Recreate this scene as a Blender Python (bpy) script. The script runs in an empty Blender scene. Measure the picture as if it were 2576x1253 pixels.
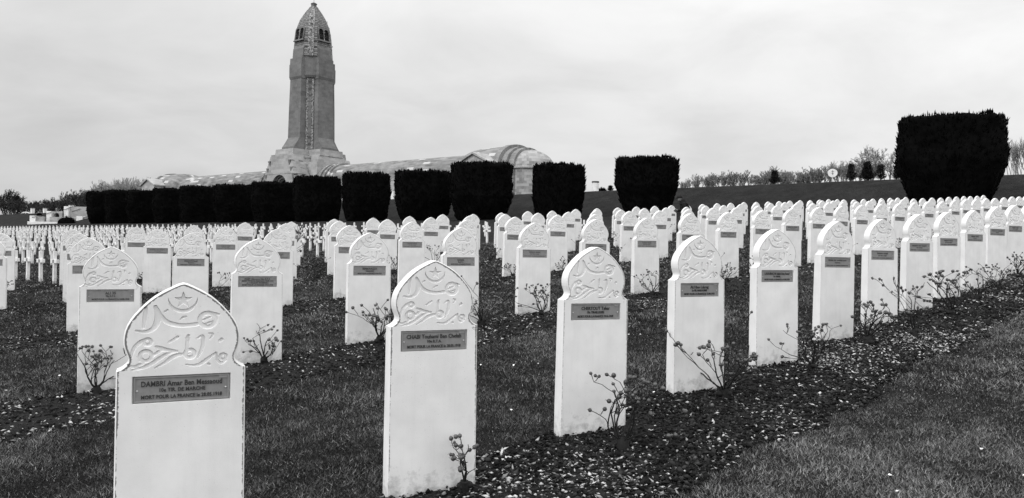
import bpy, bmesh, math, random
import numpy as np
from mathutils import Vector, Matrix, noise
random.seed(7); RNG = np.random.default_rng(11)
SC = bpy.context.scene; COL = SC.collection
R = math.radians
# ------------------------------------------------------------------ camera
cam_d = bpy.data.cameras.new('camera'); cam = bpy.data.objects.new('camera', cam_d); COL.objects.link(cam)
cam_d.sensor_width = 36; cam_d.lens = 36*2000/2576; cam_d.clip_end = 6000; cam_d.clip_start = .05
CAMH = 1.605
cam.matrix_world = Matrix.Translation((0, 0, CAMH)) @ Matrix.Rotation(R(90), 4, 'X') @ Matrix.Rotation(R(1.0), 4, 'Z')
SC.camera = cam
# ------------------------------------------------------------------ light
SUN_EL, SUN_AZ = 42, 240          # azimuth measured clockwise from +Y (view direction)
w = bpy.data.worlds.new('World'); SC.world = w; w.use_nodes = True
nt = w.node_tree; nt.nodes.clear()
def N(t, kind, **k):
    n = t.nodes.new(kind)
    for a, b in k.items():
        if a == 'inp':
            for i, v in b.items(): n.inputs[i].default_value = v
        else: setattr(n, a, b)
    return n
def L(t, a, b): t.links.new(a, b)
def math_(t, op, a, b=None, clamp=False):
    n = N(t, 'ShaderNodeMath', operation=op, use_clamp=clamp)
    for i, v in ((0, a), (1, b)):
        if v is None: continue
        if isinstance(v, (int, float)): n.inputs[i].default_value = v
        else: L(t, v, n.inputs[i])
    return n.outputs[0]
def ramp(t, fac, stops):
    n = N(t, 'ShaderNodeValToRGB'); e = n.color_ramp.elements
    while len(e) < len(stops): e.new(.5)
    for q, (p, c) in zip(e, stops):
        q.position = p; q.color = (c, c, c, 1)
    L(t, fac, n.inputs[0]); return n.outputs[0]
sky = N(nt, 'ShaderNodeTexSky', sky_type='NISHITA', sun_disc=False, sun_elevation=R(SUN_EL), sun_rotation=R(SUN_AZ))
bw = N(nt, 'ShaderNodeRGBToBW'); L(nt, sky.outputs[0], bw.inputs[0])
tc = N(nt, 'ShaderNodeTexCoord')
sep = N(nt, 'ShaderNodeSeparateXYZ'); L(nt, tc.outputs['Generated'], sep.inputs[0])
zc = math_(nt, 'MAXIMUM', sep.outputs[2], 0.0)
# a flat cloud deck: project the direction on a plane overhead
den = math_(nt, 'ADD', zc, .30)
cx_ = math_(nt, 'DIVIDE', sep.outputs[0], den); cy_ = math_(nt, 'DIVIDE', sep.outputs[1], den)
cmb = N(nt, 'ShaderNodeCombineXYZ'); L(nt, cx_, cmb.inputs[0]); L(nt, cy_, cmb.inputs[1])
mp = N(nt, 'ShaderNodeMapping'); mp.inputs['Rotation'].default_value = (0, 0, .25); mp.inputs['Scale'].default_value = (.9, 1.05, 1)
L(nt, cmb.outputs[0], mp.inputs[0])
n1 = N(nt, 'ShaderNodeTexNoise', inp={'Scale': 2.3, 'Detail': 7, 'Roughness': .55, 'Distortion': .35}); L(nt, mp.outputs[0], n1.inputs['Vector'])
cl = ramp(nt, n1.outputs[0], [(.30, .86), (.44, .94), (.55, 1.0), (.70, 1.07)])
lum = math_(nt, 'MULTIPLY_ADD', math_(nt, 'POWER', zc, 1.5), 1.9); lum.node.inputs[2].default_value = 1.0
dark = math_(nt, 'MULTIPLY_ADD', sep.outputs[0], .22); dark.node.inputs[2].default_value = .94
back = math_(nt, 'MULTIPLY_ADD', math_(nt, 'MAXIMUM', math_(nt, 'MULTIPLY', sep.outputs[1], -1.0), 0.0), .75); back.node.inputs[2].default_value = 1.0  # extra sky brightness added behind the camera to lift the stele fronts
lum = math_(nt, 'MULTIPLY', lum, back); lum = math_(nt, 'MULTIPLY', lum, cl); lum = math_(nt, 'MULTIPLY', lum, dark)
nis = math_(nt, 'MULTIPLY', bw.outputs[0], .012)
lum = math_(nt, 'ADD', lum, nis)
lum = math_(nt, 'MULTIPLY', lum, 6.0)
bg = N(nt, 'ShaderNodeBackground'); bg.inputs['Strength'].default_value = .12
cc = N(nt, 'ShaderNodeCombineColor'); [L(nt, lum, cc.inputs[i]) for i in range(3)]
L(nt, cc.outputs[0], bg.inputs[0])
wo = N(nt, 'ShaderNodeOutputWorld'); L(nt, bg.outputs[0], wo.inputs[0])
sd = bpy.data.lights.new('sun', 'SUN'); sd.energy = 1.9; sd.angle = R(22); sd.color = (1, 1, 1)
sun = bpy.data.objects.new('sun', sd); COL.objects.link(sun)
sv = Vector((math.sin(R(SUN_AZ))*math.cos(R(SUN_EL)), math.cos(R(SUN_AZ))*math.cos(R(SUN_EL)), math.sin(R(SUN_EL))))
sun.rotation_euler = sv.to_track_quat('Z', 'Y').to_euler()
SC.view_settings.view_transform = 'Standard'; SC.view_settings.look = 'None'
SC.view_settings.exposure = 0.0; SC.view_settings.gamma = 1; SC.view_settings.use_curve_mapping = False
SC.render.engine = 'CYCLES'
SC.cycles.max_bounces = 5; SC.cycles.diffuse_bounces = 3

# ------------------------------------------------------------------ ground function (metres)
RD = (.683, .73)                              # across the terraces
def Zg(x, y):
    x = np.asarray(x, float); y = np.asarray(y, float)
    r = np.hypot(x, y); k = np.where(r > 420, 420/np.maximum(r, 1), 1.)
    X, Y = x*k, y*k
    z = .046*X + .057*Y - .05
    d = RD[0]*x + RD[1]*y
    t = np.clip((d-66)/12, 0, 1); t = np.where(t < 1, t*1.0, 1)
    t = t*.85 + .15*t*t*(3-2*t)
    z = z + 2.9*t
    z = z + .016*np.sin(x*1.3+.7)*np.sin(y*1.1+.3) + .008*np.sin(x*3.1)*np.cos(y*2.7)
    return z
def zg(x, y): return float(Zg(x, y))
def proj(x, y, z):
    u = x/y*2000; v = -(z-CAMH)/y*2000; c, s = math.cos(R(1)), math.sin(R(1))
    return 1288+u*c-v*s, 626.5+u*s+v*c

# ------------------------------------------------------------------ helpers
def tag(o, label=None, cat=None, group=None, kind=None):
    if label: o['label'] = label
    if cat: o['category'] = cat
    if group: o['group'] = group
    if kind: o['kind'] = kind
    return o
def empty(name, loc=(0, 0, 0), rz=0., scale=1.):
    o = bpy.data.objects.new(name, None); COL.objects.link(o); o.location = loc; o.rotation_euler = (0, 0, rz)
    o.scale = (scale,)*3; o.empty_display_size = .1; return o
def mobj(name, me, mat=None, parent=None):
    o = bpy.data.objects.new(name, me); COL.objects.link(o)
    if mat is not None and not me.materials: me.materials.append(mat)
    if parent is not None: o.parent = parent
    return o
def np_mesh(name, V, F, smooth=False, mat=None):
    me = bpy.data.meshes.new(name)
    V = np.asarray(V, np.float32); F = np.asarray(F, np.int32); n, k = F.shape
    me.vertices.add(len(V)); me.vertices.foreach_set('co', V.ravel())
    me.loops.add(n*k); me.loops.foreach_set('vertex_index', F.ravel())
    me.polygons.add(n); me.polygons.foreach_set('loop_start', np.arange(n, dtype=np.int32)*k)
    me.polygons.foreach_set('loop_total', np.full(n, k, np.int32))
    if smooth: me.polygons.foreach_set('use_smooth', np.ones(n, bool))
    me.update(calc_edges=True); me.validate()
    if mat: me.materials.append(mat)
    return me
def attr(me, name, vals):
    a = me.attributes.new(name, 'FLOAT', 'POINT'); a.data.foreach_set('value', np.asarray(vals, np.float32))
class MB:
    def __init__(s): s.v = []; s.f = []; s.sm = []
    def add(s, V, F, smooth=False):
        b = len(s.v); s.v += [tuple(p) for p in V]; s.f += [tuple(i+b for i in f) for f in F]; s.sm += [smooth]*len(F)
    def box(s, x0, x1, y0, y1, z0, z1):
        V = [(x0, y0, z0), (x1, y0, z0), (x1, y1, z0), (x0, y1, z0), (x0, y0, z1), (x1, y0, z1), (x1, y1, z1), (x0, y1, z1)]
        s.add(V, [(0, 3, 2, 1), (4, 5, 6, 7), (0, 1, 5, 4), (1, 2, 6, 5), (2, 3, 7, 6), (3, 0, 4, 7)])
    def loft(s, rings, cap0=True, cap1=True, smooth=False, closed=True):
        n = len(rings[0]); V = [p for r in rings for p in r]; F = []
        for i in range(len(rings)-1):
            for j in range(n if closed else n-1):
                k = (j+1) % n; F.append((i*n+j, i*n+k, (i+1)*n+k, (i+1)*n+j))
        s.add(V, F, smooth)
        if cap0: s.add(rings[0], [tuple(range(n-1, -1, -1))])
        if cap1: s.add(rings[-1], [tuple(range(n))])
    def tube(s, pts, rad, n=6, smooth=True, cap=True):
        rings = []
        pts = [Vector(p) for p in pts]; up = Vector((0.13, .31, .94)).normalized()
        for i, p in enumerate(pts):
            d = (pts[min(i+1, len(pts)-1)]-pts[max(i-1, 0)]).normalized()
            a = d.cross(up)
            if a.length < .05: a = d.cross(Vector((1, 0, 0)))
            a.normalize(); b = d.cross(a)
            rings.append([p+(a*math.cos(2*math.pi*k/n)+b*math.sin(2*math.pi*k/n))*rad[i] for k in range(n)])
        s.loft(rings, cap, cap, smooth)
    def ball(s, c, r, sx=1, sy=1, sz=1, nu=8, nv=5):
        V = [(c[0], c[1], c[2]-r*sz)]; F = []
        for i in range(1, nv):
            t = math.pi*i/nv
            for j in range(nu):
                a = 2*math.pi*j/nu; V.append((c[0]+r*sx*math.sin(t)*math.cos(a), c[1]+r*sy*math.sin(t)*math.sin(a), c[2]-r*sz*math.cos(t)))
        V.append((c[0], c[1], c[2]+r*sz)); e = len(V)-1
        for j in range(nu):
            k = (j+1) % nu; F.append((0, 1+k, 1+j)); F.append((e, 1+(nv-2)*nu+j, 1+(nv-2)*nu+k))
            for i in range(nv-2): F.append((1+i*nu+j, 1+i*nu+k, 1+(i+1)*nu+k, 1+(i+1)*nu+j))
        s.add(V, F, True)
    def mesh(s, name, mat=None, bevel=0, segs=1):
        me = bpy.data.meshes.new(name); me.from_pydata(s.v, [], s.f)
        me.polygons.foreach_set('use_smooth', s.sm)
        if bevel:
            bm = bmesh.new(); bm.from_mesh(me)
            ed = [e for e in bm.edges if len(e.link_faces) == 2 and e.calc_face_angle(0) > R(35)]
            bmesh.ops.bevel(bm, geom=ed, offset=bevel, segments=segs, affect='EDGES', clamp_overlap=True)
            bm.to_mesh(me); bm.free()
        me.update()
        if mat: me.materials.append(mat)
        return me
    def build(s, name, mat, parent=None, bevel=0, segs=1): return mobj(name, s.mesh(name, mat, bevel, segs), None, parent)
def prism(poly, z0, z1, top=None):
    mb = MB(); q = top or poly
    mb.loft([[(x, y, z0) for x, y in poly], [(x, y, z1) for x, y in q]]); return mb
def plate(name, outline, holes, thick, mat, parent=None, bev=0):
    """flat plate in local XZ with real openings, front towards -Y"""
    cu = bpy.data.curves.new(name, 'CURVE'); cu.dimensions = '2D'; cu.fill_mode = 'BOTH'; cu.extrude = thick/2
    for pts in [outline]+holes:
        sp = cu.splines.new('POLY'); sp.points.add(len(pts)-1); sp.use_cyclic_u = True
        for p, (x, z) in zip(sp.points, pts): p.co = (x, z, 0, 1)
    o = bpy.data.objects.new(name, cu); COL.objects.link(o)
    bpy.context.view_layer.update()
    me = bpy.data.meshes.new_from_object(o.evaluated_get(bpy.context.evaluated_depsgraph_get()))
    bpy.data.objects.remove(o); bpy.data.curves.remove(cu)
    me.transform(Matrix.Rotation(R(90), 4, 'X')); me.materials.clear(); me.materials.append(mat); me.name = name
    return mobj(name, me, None, parent)
def arch_pts(cx, z0, zs, r, n=14):
    return [(cx-r, z0), (cx+r, z0)] + [(cx+r*math.cos(a), zs+r*math.sin(a)) for a in np.linspace(0, math.pi, n)]
def text_mesh(lines, mat_depth=.0015):
    """lines: (text, x_center, z, size, xscale)"""
    out = bmesh.new()
    for (s, x, z, size, wmax) in lines:
        cu = bpy.data.curves.new('t', 'FONT'); cu.body = s; cu.size = size; cu.align_x = 'CENTER'; cu.align_y = 'CENTER'
        cu.extrude = mat_depth; cu.resolution_u = 2; cu.offset = size*.012
        o = bpy.data.objects.new('t', cu); COL.objects.link(o); bpy.context.view_layer.update()
        me = bpy.data.meshes.new_from_object(o.evaluated_get(bpy.context.evaluated_depsgraph_get()))
        xs = [v.co.x for v in me.vertices]; wd = max(xs)-min(xs); k = wmax/wd
        me.transform(Matrix.Translation((x, 0, z)) @ Matrix.Rotation(R(90), 4, 'X') @ Matrix.Diagonal((k, 1, 1, 1)))
        out.from_mesh(me); bpy.data.objects.remove(o); bpy.data.curves.remove(cu); bpy.data.meshes.remove(me)
    me = bpy.data.meshes.new('lettering'); out.to_mesh(me); out.free(); return me

# ------------------------------------------------------------------ materials (the photograph is black and white: all greys)
def base_mat(name, rough=.85, spec=.3):
    m = bpy.data.materials.new(name); m.use_nodes = True; t = m.node_tree
    b = t.nodes['Principled BSDF']; b.inputs['Roughness'].default_value = rough
    b.inputs['Specular IOR Level'].default_value = spec; b.inputs['Base Color'].default_value = (.5, .5, .5, 1)
    return m, t, b
def coords(t, scale=1., kind='Object'):
    c = N(t, 'ShaderNodeTexCoord'); m = N(t, 'ShaderNodeMapping'); m.inputs['Scale'].default_value = (scale,)*3 if isinstance(scale, (int, float)) else scale
    L(t, c.outputs[kind], m.inputs[0]); return m.outputs[0]
def noise_(t, vec, scale, detail=4, rough=.55):
    n = N(t, 'ShaderNodeTexNoise', inp={'Scale': scale, 'Detail': detail, 'Roughness': rough}); L(t, vec, n.inputs['Vector']); return n.outputs[0]
def bump(t, b, h, dist, strength=1.):
    n = N(t, 'ShaderNodeBump'); n.inputs['Distance'].default_value = dist; n.inputs['Strength'].default_value = strength
    L(t, h, n.inputs['Height']); L(t, n.outputs[0], b.inputs['Normal'])
def mixc(t, fac, a, b):
    n = N(t, 'ShaderNodeMix', data_type='RGBA')
    for i, v in ((0, fac), (6, a), (7, b)):
        if isinstance(v, (int, float)): n.inputs[i].default_value = v if i == 0 else (v, v, v, 1)
        else: L(t, v, n.inputs[i])
    return n.outputs[2]
def grey(name, g, rough=.85, var=.12, nscale=6, bmp=.0, spec=.3):
    m, t, b = base_mat(name, rough, spec); v = coords(t)
    n = noise_(t, v, nscale, 5)
    c = ramp(t, n, [(.3, g*(1-var)), (.7, g*(1+var))]); L(t, c, b.inputs['Base Color'])
    if bmp: bump(t, b, noise_(t, v, nscale*6, 4), bmp)
    return m

def stele_mat():
    m, t, b = base_mat('white_stone', .8, .2)
    oi = N(t, 'ShaderNodeObjectInfo'); c = N(t, 'ShaderNodeTexCoord')
    off = N(t, 'ShaderNodeVectorMath', operation='ADD'); L(t, c.outputs['Object'], off.inputs[0])
    rv = math_(t, 'MULTIPLY', oi.outputs['Random'], 37.); L(t, rv, off.inputs[1])
    v = off.outputs[0]
    a = N(t, 'ShaderNodeAttribute', attribute_name='edge')
    fine = noise_(t, v, 60, 3, .7); big = noise_(t, v, 5, 4); speck = noise_(t, v, 150, 2, .5); streak = None
    col = ramp(t, big, [(.25, .64), (.75, .77)])
    stv = N(t, 'ShaderNodeMapping'); stv.inputs['Scale'].default_value = (26, 26, 1.6); L(t, v, stv.inputs[0])
    stn = ramp(t, noise_(t, stv.outputs[0], 1., 4, .6), [(.5, 0), (.8, .16)]); col = mixc(t, stn, col, .45)
    # lichen and dirt along the edges, pits over the face, splash grime at the foot
    e = math_(t, 'MULTIPLY', a.outputs['Fac'], math_(t, 'ADD', fine, math_(t, 'MULTIPLY', big, .6)))
    e = ramp(t, e, [(.50, 0), (.60, 1)])
    per = N(t, 'ShaderNodeRGBToBW'); L(t, oi.outputs['Color'], per.inputs[0]); per = per.outputs[0]
    col = mixc(t, math_(t, 'MULTIPLY', e, per), col, .16)
    p = ramp(t, speck, [(.70, 0), (.76, 1)]); col = mixc(t, math_(t, 'MULTIPLY', p, .55), col, .3)
    sp = N(t, 'ShaderNodeSeparateXYZ'); L(t, c.outputs['Object'], sp.inputs[0])
    low = math_(t, 'MULTIPLY_ADD', sp.outputs[2], -3.4); low.node.inputs[2].default_value = .78
    g = math_(t, 'ADD', low, math_(t, 'MULTIPLY', math_(t, 'SUBTRACT', noise_(t, v, 14, 6, .7), .5), 2.4))
    g = ramp(t, g, [(.35, 0), (.75, .45), (1.0, .8)])
    col = mixc(t, g, col, .27)
    L(t, col, b.inputs['Base Color'])
    bump(t, b, noise_(t, v, 220, 3, .6), .0012, .7)
    return m
M = {}
M['stele'] = stele_mat()
M['plaque'] = grey('bronze_plaque', .20, .5, .12, 30, .0, .5)
M['plaque_edge'] = grey('bronze_frame', .24, .45, .12, 30, .0, .5)
M['letter'] = grey('bronze_letters', .03, .5, .1, 30, .0, .4)
M['screw'] = grey('steel_screw', .5, .3, .05)
M['cross'] = grey('white_concrete', .66, .8, .1, 9, .0)
def cross_mat():
    m, t, b = base_mat('white_concrete_cross', .8, .2)
    c = N(t, 'ShaderNodeTexCoord'); oi = N(t, 'ShaderNodeObjectInfo')
    off = N(t, 'ShaderNodeVectorMath', operation='ADD'); L(t, c.outputs['Object'], off.inputs[0]); L(t, math_(t, 'MULTIPLY', oi.outputs['Random'], 31.), off.inputs[1])
    sp = N(t, 'ShaderNodeSeparateXYZ'); L(t, c.outputs['Object'], sp.inputs[0])
    low = math_(t, 'MULTIPLY_ADD', sp.outputs[2], -4.5); low.node.inputs[2].default_value = .9
    g = math_(t, 'ADD', low, math_(t, 'MULTIPLY', math_(t, 'SUBTRACT', noise_(t, off.outputs[0], 22, 5, .7), .5), 2.6))
    g = ramp(t, g, [(.45, 0), (.8, .75)])
    base = ramp(t, noise_(t, off.outputs[0], 12, 4), [(.3, .60), (.7, .72)])
    L(t, mixc(t, g, base, .13), b.inputs['Base Color']); return m
M['cross'] = cross_mat()

def lawn_mat():
    m, t, b = base_mat('lawn', .95, .1); v = coords(t)
    big = noise_(t, v, .35, 5, .6); mid = noise_(t, v, 3.2, 5, .7); fine = noise_(t, v, 42, 4, .8)
    c = ramp(t, big, [(.3, .006), (.7, .015)])
    c2 = ramp(t, math_(t, 'ADD', math_(t, 'MULTIPLY', mid, .5), math_(t, 'MULTIPLY', noise_(t, v, .9, 6, .75), .5)), [(.36, .35), (.62, 1.8)])
    c3 = ramp(t, fine, [(.3, .35), (.55, 1.), (.75, 2.1)])
    mm = N(t, 'ShaderNodeMix', data_type='RGBA', blend_type='MULTIPLY'); mm.inputs[0].default_value = 1; L(t, c, mm.inputs[6]); L(t, c2, mm.inputs[7])
    m2 = N(t, 'ShaderNodeMix', data_type='RGBA', blend_type='MULTIPLY'); m2.inputs[0].default_value = 1; L(t, mm.outputs[2], m2.inputs[6]); L(t, c3, m2.inputs[7])
    L(t, m2.outputs[2], b.inputs['Base Color'])
    bump(t, b, math_(t, 'ADD', fine, math_(t, 'MULTIPLY', mid, 1.5)), .03, .8)
    return m
M['lawn'] = lawn_mat()
def soil_mat():
    m, t, b = base_mat('soil', .95, .15); v = coords(t)
    f = noise_(t, v, 55, 5, .75); g = noise_(t, v, 8, 4, .6)
    c = ramp(t, f, [(.35, .006), (.6, .022), (.78, .09)]); L(t, c, b.inputs['Base Color'])
    bump(t, b, math_(t, 'ADD', f, g), .03, 1.); return m
M['soil'] = soil_mat()
def attr_mat(name, rough=.9, spec=.15):
    m, t, b = base_mat(name, rough, spec); a = N(t, 'ShaderNodeAttribute', attribute_name='g')
    L(t, a.outputs['Fac'], b.inputs['Base Color']); return m
M['chips'] = attr_mat('mulch_chips'); M['blades'] = attr_mat('grass_blades', .8, .2)
M['petal'] = grey('white_petal', .8, .8)
def yew_mat():
    m, t, b = base_mat('yew_needles', .95, .05); v = coords(t)
    c = ramp(t, noise_(t, v, 2.2, 5, .7), [(.35, .0012), (.7, .0035)]); L(t, c, b.inputs['Base Color'])
    return m
M['yew'] = yew_mat(); M['bark'] = grey('bark', .03, .9, .3, 12, .01)
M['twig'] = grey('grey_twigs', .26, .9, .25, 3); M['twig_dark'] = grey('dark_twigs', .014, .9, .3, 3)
M['pine'] = grey('pine_needles', .014, .9, .35, 4)
M['cane'] = grey('rose_canes', .008, .8, .4, 30); M['hip'] = grey('rose_hips', .05, .45, .8, 14, .0, .5)
M['stump'] = grey('rose_stump', .015, .9, .5, 30)
def masonry(name, lo, hi, bw_, bh, contrast=.5, mortar=.75, axis=None, streaks=.0):
    m, t, b = base_mat(name, .9, .15)
    c = N(t, 'ShaderNodeTexCoord'); sp = N(t, 'ShaderNodeSeparateXYZ'); L(t, c.outputs['Object'], sp.inputs[0])
    s = math_(t, 'ADD', sp.outputs[0], sp.outputs[1])
    cb = N(t, 'ShaderNodeCombineXYZ'); L(t, s, cb.inputs[0]); L(t, sp.outputs[2], cb.inputs[1])
    br = N(t, 'ShaderNodeTexBrick'); L(t, cb.outputs[0], br.inputs[0])
    br.inputs['Scale'].default_value = 1; br.inputs['Brick Width'].default_value = bw_; br.inputs['Row Height'].default_value = bh
    br.inputs['Mortar Size'].default_value = .012; br.inputs['Color1'].default_value = (0, 0, 0, 1); br.inputs['Color2'].default_value = (1, 1, 1, 1)
    br.inputs['Mortar'].default_value = (.2, .2, .2, 1); br.inputs['Bias'].default_value = -.1
    n = noise_(t, coords(t), .25, 5, .6); f = noise_(t, coords(t), 3, 4, .6)
    x = math_(t, 'MULTIPLY', br.outputs['Color'], contrast)
    x = math_(t, 'ADD', x, math_(t, 'MULTIPLY', n, .8)); x = math_(t, 'ADD', x, math_(t, 'MULTIPLY', f, .35))
    col = ramp(t, x, [(.45, lo), (1.15 if 1.15 <= 1 else 1., hi)])
    L(t, col, b.inputs['Base Color']); bump(t, b, f, .03, .4); return m
M['tower'] = masonry('tower_stone', .10, .225, 1.3, .55, .16)
M['base_stone'] = masonry('base_stone', .21, .40, 1.3, .6, .3)
M['wall_stone'] = masonry('wall_stone', .24, .42, 1.5, .62, .4)
def vault_mat():
    m, t, b = base_mat('vault_stone', .9, .15)
    c = N(t, 'ShaderNodeTexCoord'); sp = N(t, 'ShaderNodeSeparateXYZ'); L(t, c.outputs['Object'], sp.inputs[0])
    a = math_(t, 'ARCTAN2', math_(t, 'SUBTRACT', sp.outputs[2], 3.0), math_(t, 'MULTIPLY', sp.outputs[1], 1.0))
    cb = N(t, 'ShaderNodeCombineXYZ'); L(t, sp.outputs[0], cb.inputs[0]); L(t, math_(t, 'MULTIPLY', a, 5.2), cb.inputs[1])
    br = N(t, 'ShaderNodeTexBrick'); L(t, cb.outputs[0], br.inputs[0]); br.inputs['Scale'].default_value = 1
    br.inputs['Brick Width'].default_value = 1.9; br.inputs['Row Height'].default_value = .62; br.inputs['Mortar Size'].default_value = .015
    br.inputs['Color1'].default_value = (0, 0, 0, 1); br.inputs['Color2'].default_value = (1, 1, 1, 1); br.inputs['Mortar'].default_value = (.1, .1, .1, 1)
    vo = N(t, 'ShaderNodeMapping'); vo.inputs['Scale'].default_value = (.42, 1.2, 1); L(t, cb.outputs[0], vo.inputs[0])
    n = noise_(t, vo.outputs[0], 1.1, 4, .6)
    x = math_(t, 'ADD', math_(t, 'MULTIPLY', br.outputs['Color'], .3), n)
    col = ramp(t, x, [(.40, .11), (.85, .25)]); pt = ramp(t, br.outputs['Color'], [(.90, 0), (.91, 1)]); col = mixc(t, pt, col, .42); L(t, col, b.inputs['Base Color']); return m
M['vault'] = vault_mat()
M['apse'] = masonry('apse_stone', .13, .33, 1.2, .5, .6)
def scale_mat(name, lo, hi, sx, sz):
    m, t, b = base_mat(name, .85, .2)
    c = N(t, 'ShaderNodeTexCoord'); sp = N(t, 'ShaderNodeSeparateXYZ'); L(t, c.outputs['Object'], sp.inputs[0])
    s = math_(t, 'SUBTRACT', sp.outputs[0], sp.outputs[1]); s2 = math_(t, 'ADD', sp.outputs[0], sp.outputs[1])
    cb = N(t, 'ShaderNodeCombineXYZ'); L(t, s, cb.inputs[0]); L(t, sp.outputs[2], cb.inputs[1]); L(t, math_(t, 'MULTIPLY', s2, .25), cb.inputs[2])
    mp_ = N(t, 'ShaderNodeMapping'); mp_.inputs['Scale'].default_value = (sx, sz, 1); L(t, cb.outputs[0], mp_.inputs[0])
    br = N(t, 'ShaderNodeTexBrick'); L(t, mp_.outputs[0], br.inputs[0]); br.inputs['Scale'].default_value = 1
    br.inputs['Brick Width'].default_value = 1; br.inputs['Row Height'].default_value = 1; br.inputs['Mortar Size'].default_value = .16
    br.inputs['Color1'].default_value = (1, 1, 1, 1); br.inputs['Color2'].default_value = (.35, .35, .35, 1); br.inputs['Mortar'].default_value = (0, 0, 0, 1)
    br.inputs['Mortar Smooth'].default_value = .6
    n = noise_(t, coords(t), 1.6, 5, .7)
    x = math_(t, 'MULTIPLY', br.outputs['Color'], math_(t, 'ADD', n, .3))
    col = ramp(t, x, [(0., lo), (.75, hi)]); L(t, col, b.inputs['Base Color']); bump(t, b, br.outputs['Color'], .08, .7); return m
M['scales'] = scale_mat('carved_scale_stone', .05, .27, 3.4, 2.3)
M['chevron'] = scale_mat('carved_band_stone', .05, .28, 5.0, 4.2)
def carved():
    m, t, b = base_mat('carved_band', .9, .15); v = coords(t); n = noise_(t, v, 3.4, 3, .8)
    vo = N(t, 'ShaderNodeTexVoronoi', inp={'Scale': 3.2}); L(t, v, vo.inputs['Vector'])
    c = ramp(t, math_(t, 'ADD', math_(t, 'MULTIPLY', vo.outputs['Distance'], .9), math_(t, 'MULTIPLY', n, .5)), [(.42, .045), (.62, .16), (.85, .30)]); L(t, c, b.inputs['Base Color'])
    bump(t, b, vo.outputs['Distance'], .12, .8); return m
M['chevron'] = carved()
M['void'] = grey('dark_opening', .002, .95, .1)
M['louvre'] = grey('dark_slatted_stone', .06, .9, .3, 8)
M['render'] = grey('white_render', .68, .85, .12, 3, .0)
M['cap'] = grey('dark_cap', .06, .8, .2)
M['coat'] = grey('black_cloth', .004, .9, .3, 12); M['skin'] = grey('skin', .13, .6, .05); M['metal'] = grey('dark_metal', .05, .4, .1)
M['antenna'] = grey('antenna_metal', .12, .5, .1)

# ------------------------------------------------------------------ ground
def axis_pts(lo, hi, fine_lo, fine_hi, step, grow=1.16):
    a = list(np.arange(fine_lo, fine_hi+step/2, step)); s = step
    while a[-1] < hi: s *= grow; a.append(a[-1]+s)
    s = step; b = []
    x = fine_lo
    while x > lo: s *= grow; x -= s; b.append(x)
    return np.array(b[::-1]+a)
# terrain in terrace coordinates so the bank's edges are clean
gd = np.unique(np.round(np.concatenate([axis_pts(-300, 1800, -12, 60, 1.0), np.arange(0, 26, .25), np.arange(60, 84, .6)]), 3))
gl = np.unique(np.round(np.concatenate([axis_pts(-1500, 1500, -60, 40, 1.5), np.arange(-24, 13, .3)]), 3))
G, Q = np.meshgrid(gd, gl, indexing='ij')
nrm = math.hypot(*RD); n_ = np.array(RD)/nrm; l_ = np.array((n_[1], -n_[0]))
GX = n_[0]*G/nrm + l_[0]*Q; GY = n_[1]*G/nrm + l_[1]*Q
V = np.stack([GX, GY, Zg(GX, GY)], -1).reshape(-1, 3)
ni, nj = G.shape; idx = np.arange(ni*nj).reshape(ni, nj)
F = np.stack([idx[:-1, :-1], idx[:-1, 1:], idx[1:, 1:], idx[1:, :-1]], -1).reshape(-1, 4)
F = F[:, ::-1]
o = mobj('ground', np_mesh('ground', V, F, True, M['lawn'])); tag(o, kind='structure')

# lattice of the stelae (metres)
S = 1.23
A0 = np.array((-1.19, 2.87))*S; sv_ = np.array((.827, .88))*S
OFF = [np.array(a)*S for a in ((0, 0), (-1.866, 3.215), (-3.728, 6.402), (-5.594, 9.601), (-7.419, 12.724))]
su = sv_/np.linalg.norm(sv_); sn = np.array((su[1], -su[0]))
def stele_xy(r, k): return A0+OFF[r]+k*sv_
K = [(0, 12), (0, 29), (0, 34), (-1, 33), (-1, 32)]

# planting beds on the front side of every row
def bed_bounds(tt, r):
    e0 = -.13 + .05*np.sin(tt*2.3+r*1.7) + .03*np.sin(tt*6.1+r)
    e1 = 1.10 + .07*np.sin(tt*1.7+r*2.1) + .04*np.sin(tt*5.3+2*r) + .03*np.sin(tt*11.+r)
    return e0, e1
BT = [(-3.2, 50.), (-3.2, 54), (-4., 56), (-4., 57), (-4., 57)]
for r in range(5):
    tt = np.arange(BT[r][0], BT[r][1], .16); mm_ = 14
    e0, e1 = bed_bounds(tt, r); o_ = A0+OFF[r]
    ww = np.linspace(0, 1, mm_)
    P = o_[None, None]+tt[:, None, None]*su + (e0[:, None]+(e1-e0)[:, None]*ww)[..., None]*sn
    edge = np.minimum(ww, 1-ww)*8
    zz = Zg(P[..., 0], P[..., 1])+np.minimum(edge, 1)[None]*.016+.002 + np.minimum(edge, 1)[None]*RNG.uniform(-.007, .01, P.shape[:2])
    V = np.concatenate([P, zz[..., None]], -1).reshape(-1, 3); a, b = P.shape[:2]; idx = np.arange(a*b).reshape(a, b)
    F = np.stack([idx[:-1, :-1], idx[:-1, 1:], idx[1:, 1:], idx[1:, :-1]], -1).reshape(-1, 4)[:, ::-1]
    tag(mobj('soil', np_mesh('soil', V, F, True, M['soil'])), kind='structure')
def in_bed(x, y, pad=0.):
    m = np.zeros(x.shape, bool)
    for r in range(5):
        dx = x-(A0+OFF[r])[0]; dy = y-(A0+OFF[r])[1]; tt = dx*su[0]+dy*su[1]; qq = dx*sn[0]+dy*sn[1]
        e0, e1 = bed_bounds(tt, r); m |= (qq > e0-pad) & (qq < e1+pad) & (tt > BT[r][0]) & (tt < BT[r][1])
    return m

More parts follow.
